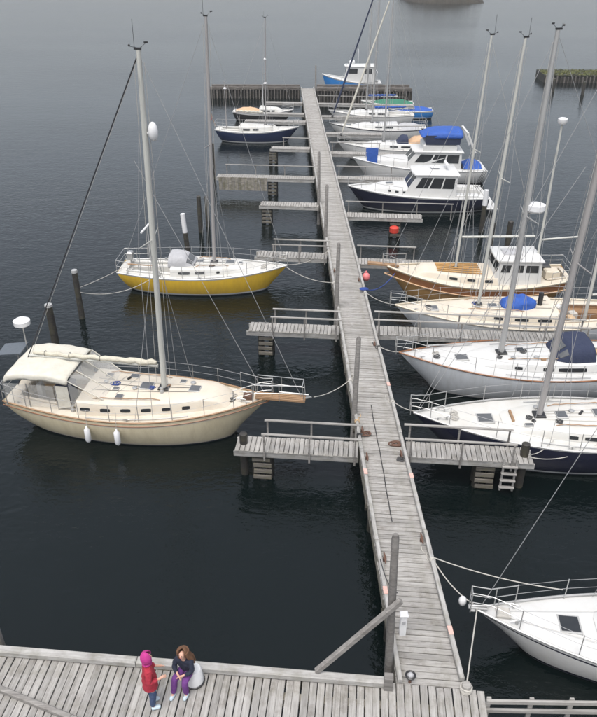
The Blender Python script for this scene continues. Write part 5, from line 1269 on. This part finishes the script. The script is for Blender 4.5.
def seated_girl(loc, rz):
    t = thing('person', 'person with long brown hair sitting in a navy jacket and purple trousers', 'person', loc, rz)
    z0 = .40
    P = {'pelvis': (0, 0, z0+.08, .10), 'waist': (0, .03, z0+.22, .085), 'chest': (0, .08, z0+.38, .10), 'neckb': (0, .11, z0+.50, .048), 'neck': (0, .125, z0+.56, .042), 'jaw': (0, .15, z0+.625, .062), 'head': (0, .14, z0+.70, .084), 'crown': (0, .125, z0+.765, .055), 'nose': (0, .235, z0+.68, .012)}
    E_ = [('pelvis', 'waist'), ('waist', 'chest'), ('chest', 'neckb'), ('neckb', 'neck'), ('neck', 'jaw'), ('jaw', 'head'), ('head', 'crown'), ('head', 'nose')]
    kn = {-1: (-.11, .36, z0+.11), 1: (.13, .34, z0+.10)}; ft = {-1: (-.10, .33, .05), 1: (.17, .42, .05)}
    for s, n in ((-1, 'l'), (1, 'r')):
        k, f = kn[s], ft[s]
        P.update({n+'hip': (s*.085, .03, z0+.07, .078), n+'knee': (*k, .052), n+'calf': (k[0]*.6+f[0]*.4, k[1]*.6+f[1]*.4-.015, k[2]*.62, .046), n+'ankle': (f[0], f[1]-.03, .085, .032), n+'toe': (f[0], f[1]+.10, .035, .027),
                  n+'shoulder': (s*.15, .09, z0+.46, .05), n+'elbow': (s*.20, .17, z0+.27, .036), n+'wrist': (s*.06, .31, z0+.24, .023)})
        E_ += [('pelvis', n+'hip'), (n+'hip', n+'knee'), (n+'knee', n+'calf'), (n+'calf', n+'ankle'), (n+'ankle', n+'toe'), ('chest', n+'shoulder'), (n+'shoulder', n+'elbow'), (n+'elbow', n+'wrist')]
        hp, he = hand_pts(n, (s*.06, .31, z0+.24), (-s*.8, .6, -.1), (0, 0, 1), (0, .5, .8)); P.update(hp); E_ += he
    body = skinned('body', P, E_, 'skin', t, 2); face(body, 0, .135, z0+.70)
    C_ = {'hip': (0, 0, z0+.10, .145), 'waist': (0, .03, z0+.22, .13), 'chest': (0, .08, z0+.38, .14), 'collar': (0, .11, z0+.50, .07)}
    E2 = [('hip', 'waist'), ('waist', 'chest'), ('chest', 'collar')]
    for s, n in ((-1, 'l'), (1, 'r')):
        C_.update({n+'s': (s*.155, .09, z0+.45, .075), n+'e': (s*.21, .17, z0+.27, .062), n+'c': (s*.085, .295, z0+.245, .046)}); E2 += [('chest', n+'s'), (n+'s', n+'e'), (n+'e', n+'c')]
    crumple(skinned('jacket', C_, E2, 'jacket_navy', t, 3), .07, .035, 0)
    for s in (-1, 1):
        k, f = kn[s], ft[s]
        crumple(skinned('trouser_leg', {'a': (s*.07, .0, z0+.08, .105), 'b': (k[0], k[1], k[2], .078), 'c': (k[0]*.5+f[0]*.5, k[1]*.5+f[1]*.5-.015, k[2]*.5, .068), 'd': (f[0], f[1]-.03, .10, .06)}, [('a', 'b'), ('b', 'c'), ('c', 'd')], 'purple', t, 3), .06, .022, 0)
        skinned('shoe', {'a': (f[0], f[1]-.07, .045, .045), 'b': (f[0], f[1]+.01, .047, .048), 'c': (f[0], f[1]+.12, .04, .036)}, [('a', 'b'), ('b', 'c')], 'shoe', t, 2, 1)
    mb = MB(); hc = (0, .115, z0+.715); rings = []
    for i in range(9):
        a = math.pi*.62*i/8
        rings.append([(hc[0]+.108*math.sin(a)*math.sin(b), hc[1]+.112*math.sin(a)*math.cos(b)-.012, hc[2]+.112*math.cos(a)) for b in [R(55)+R(250)*j/12 for j in range(13)]])
    mb.loft(rings)
    for k in range(16):
        b = R(70)+R(220)*k/15; x, y = .105*math.sin(b), .105*math.cos(b)+hc[1]-.012
        w1, w2 = rnd(-.10, .0), rnd(-.04, .02)
        mb.tube([(x*.9, y, hc[2]+.03), (x*1.05, y-.015, hc[2]-.08), (x*1.15+w1*.4, y-.04+w2, hc[2]-.20), (x*1.2+w1, y-.05+w2, hc[2]-.32-rnd(0, .06))], [.035, .038, .03, .008], 6)
    hr = mb.build('hair', M['hair'], t, smooth=60); hr.modifiers.new('thick', 'SOLIDIFY').thickness = .012
    return t
SG = (-1.90, 9.02, DZ)
seated_girl(SG, R(160)).scale = (.90, .90, .92)
bk = thing('bucket', 'upturned white plastic bucket with a dark rim used as a seat on the quay', 'bucket', (-1.80, 9.06, DZ))
mb = MB(); mb.tube([(0, 0, .03), (0, 0, .34), (0, 0, .365)], [.185, .155, .14], 20); mb.build('pail', M['plastic'], bk, smooth=40)
mb = MB(); mb.tube([(.19*math.cos(a*math.pi/10), .19*math.sin(a*math.pi/10), .022) for a in range(20)], .022, 6, closed=True); mb.build('rim', M['black'], bk, smooth=True)
mb = MB(); mb.tube([(.195*math.cos(a*math.pi/10), .195*math.sin(a*math.pi/10)-.02, .10+.06*math.sin(a*math.pi/10)) for a in range(11)], .006, 5); mb.build('handle', M['steel'], bk, smooth=True)

# ------------------------------------------------------------------ hazy air over the harbour
mb = MB(); mb.box((0, 750, 5.8), (3040, 3340, 18.8))
hz = mb.build('haze', [], None, kind='stuff')
hm = bpy.data.materials.new('haze'); hm.use_nodes = True; hn = hm.node_tree.nodes; hl = hm.node_tree.links; hn.clear()
ho = hn.new('ShaderNodeOutputMaterial'); hv = hn.new('ShaderNodeVolumePrincipled')
hv.inputs['Color'].default_value = (.86, .89, .92, 1); hv.inputs['Density'].default_value = 0.0005
hl.new(hv.outputs[0], ho.inputs['Volume']); hz.data.materials.append(hm)
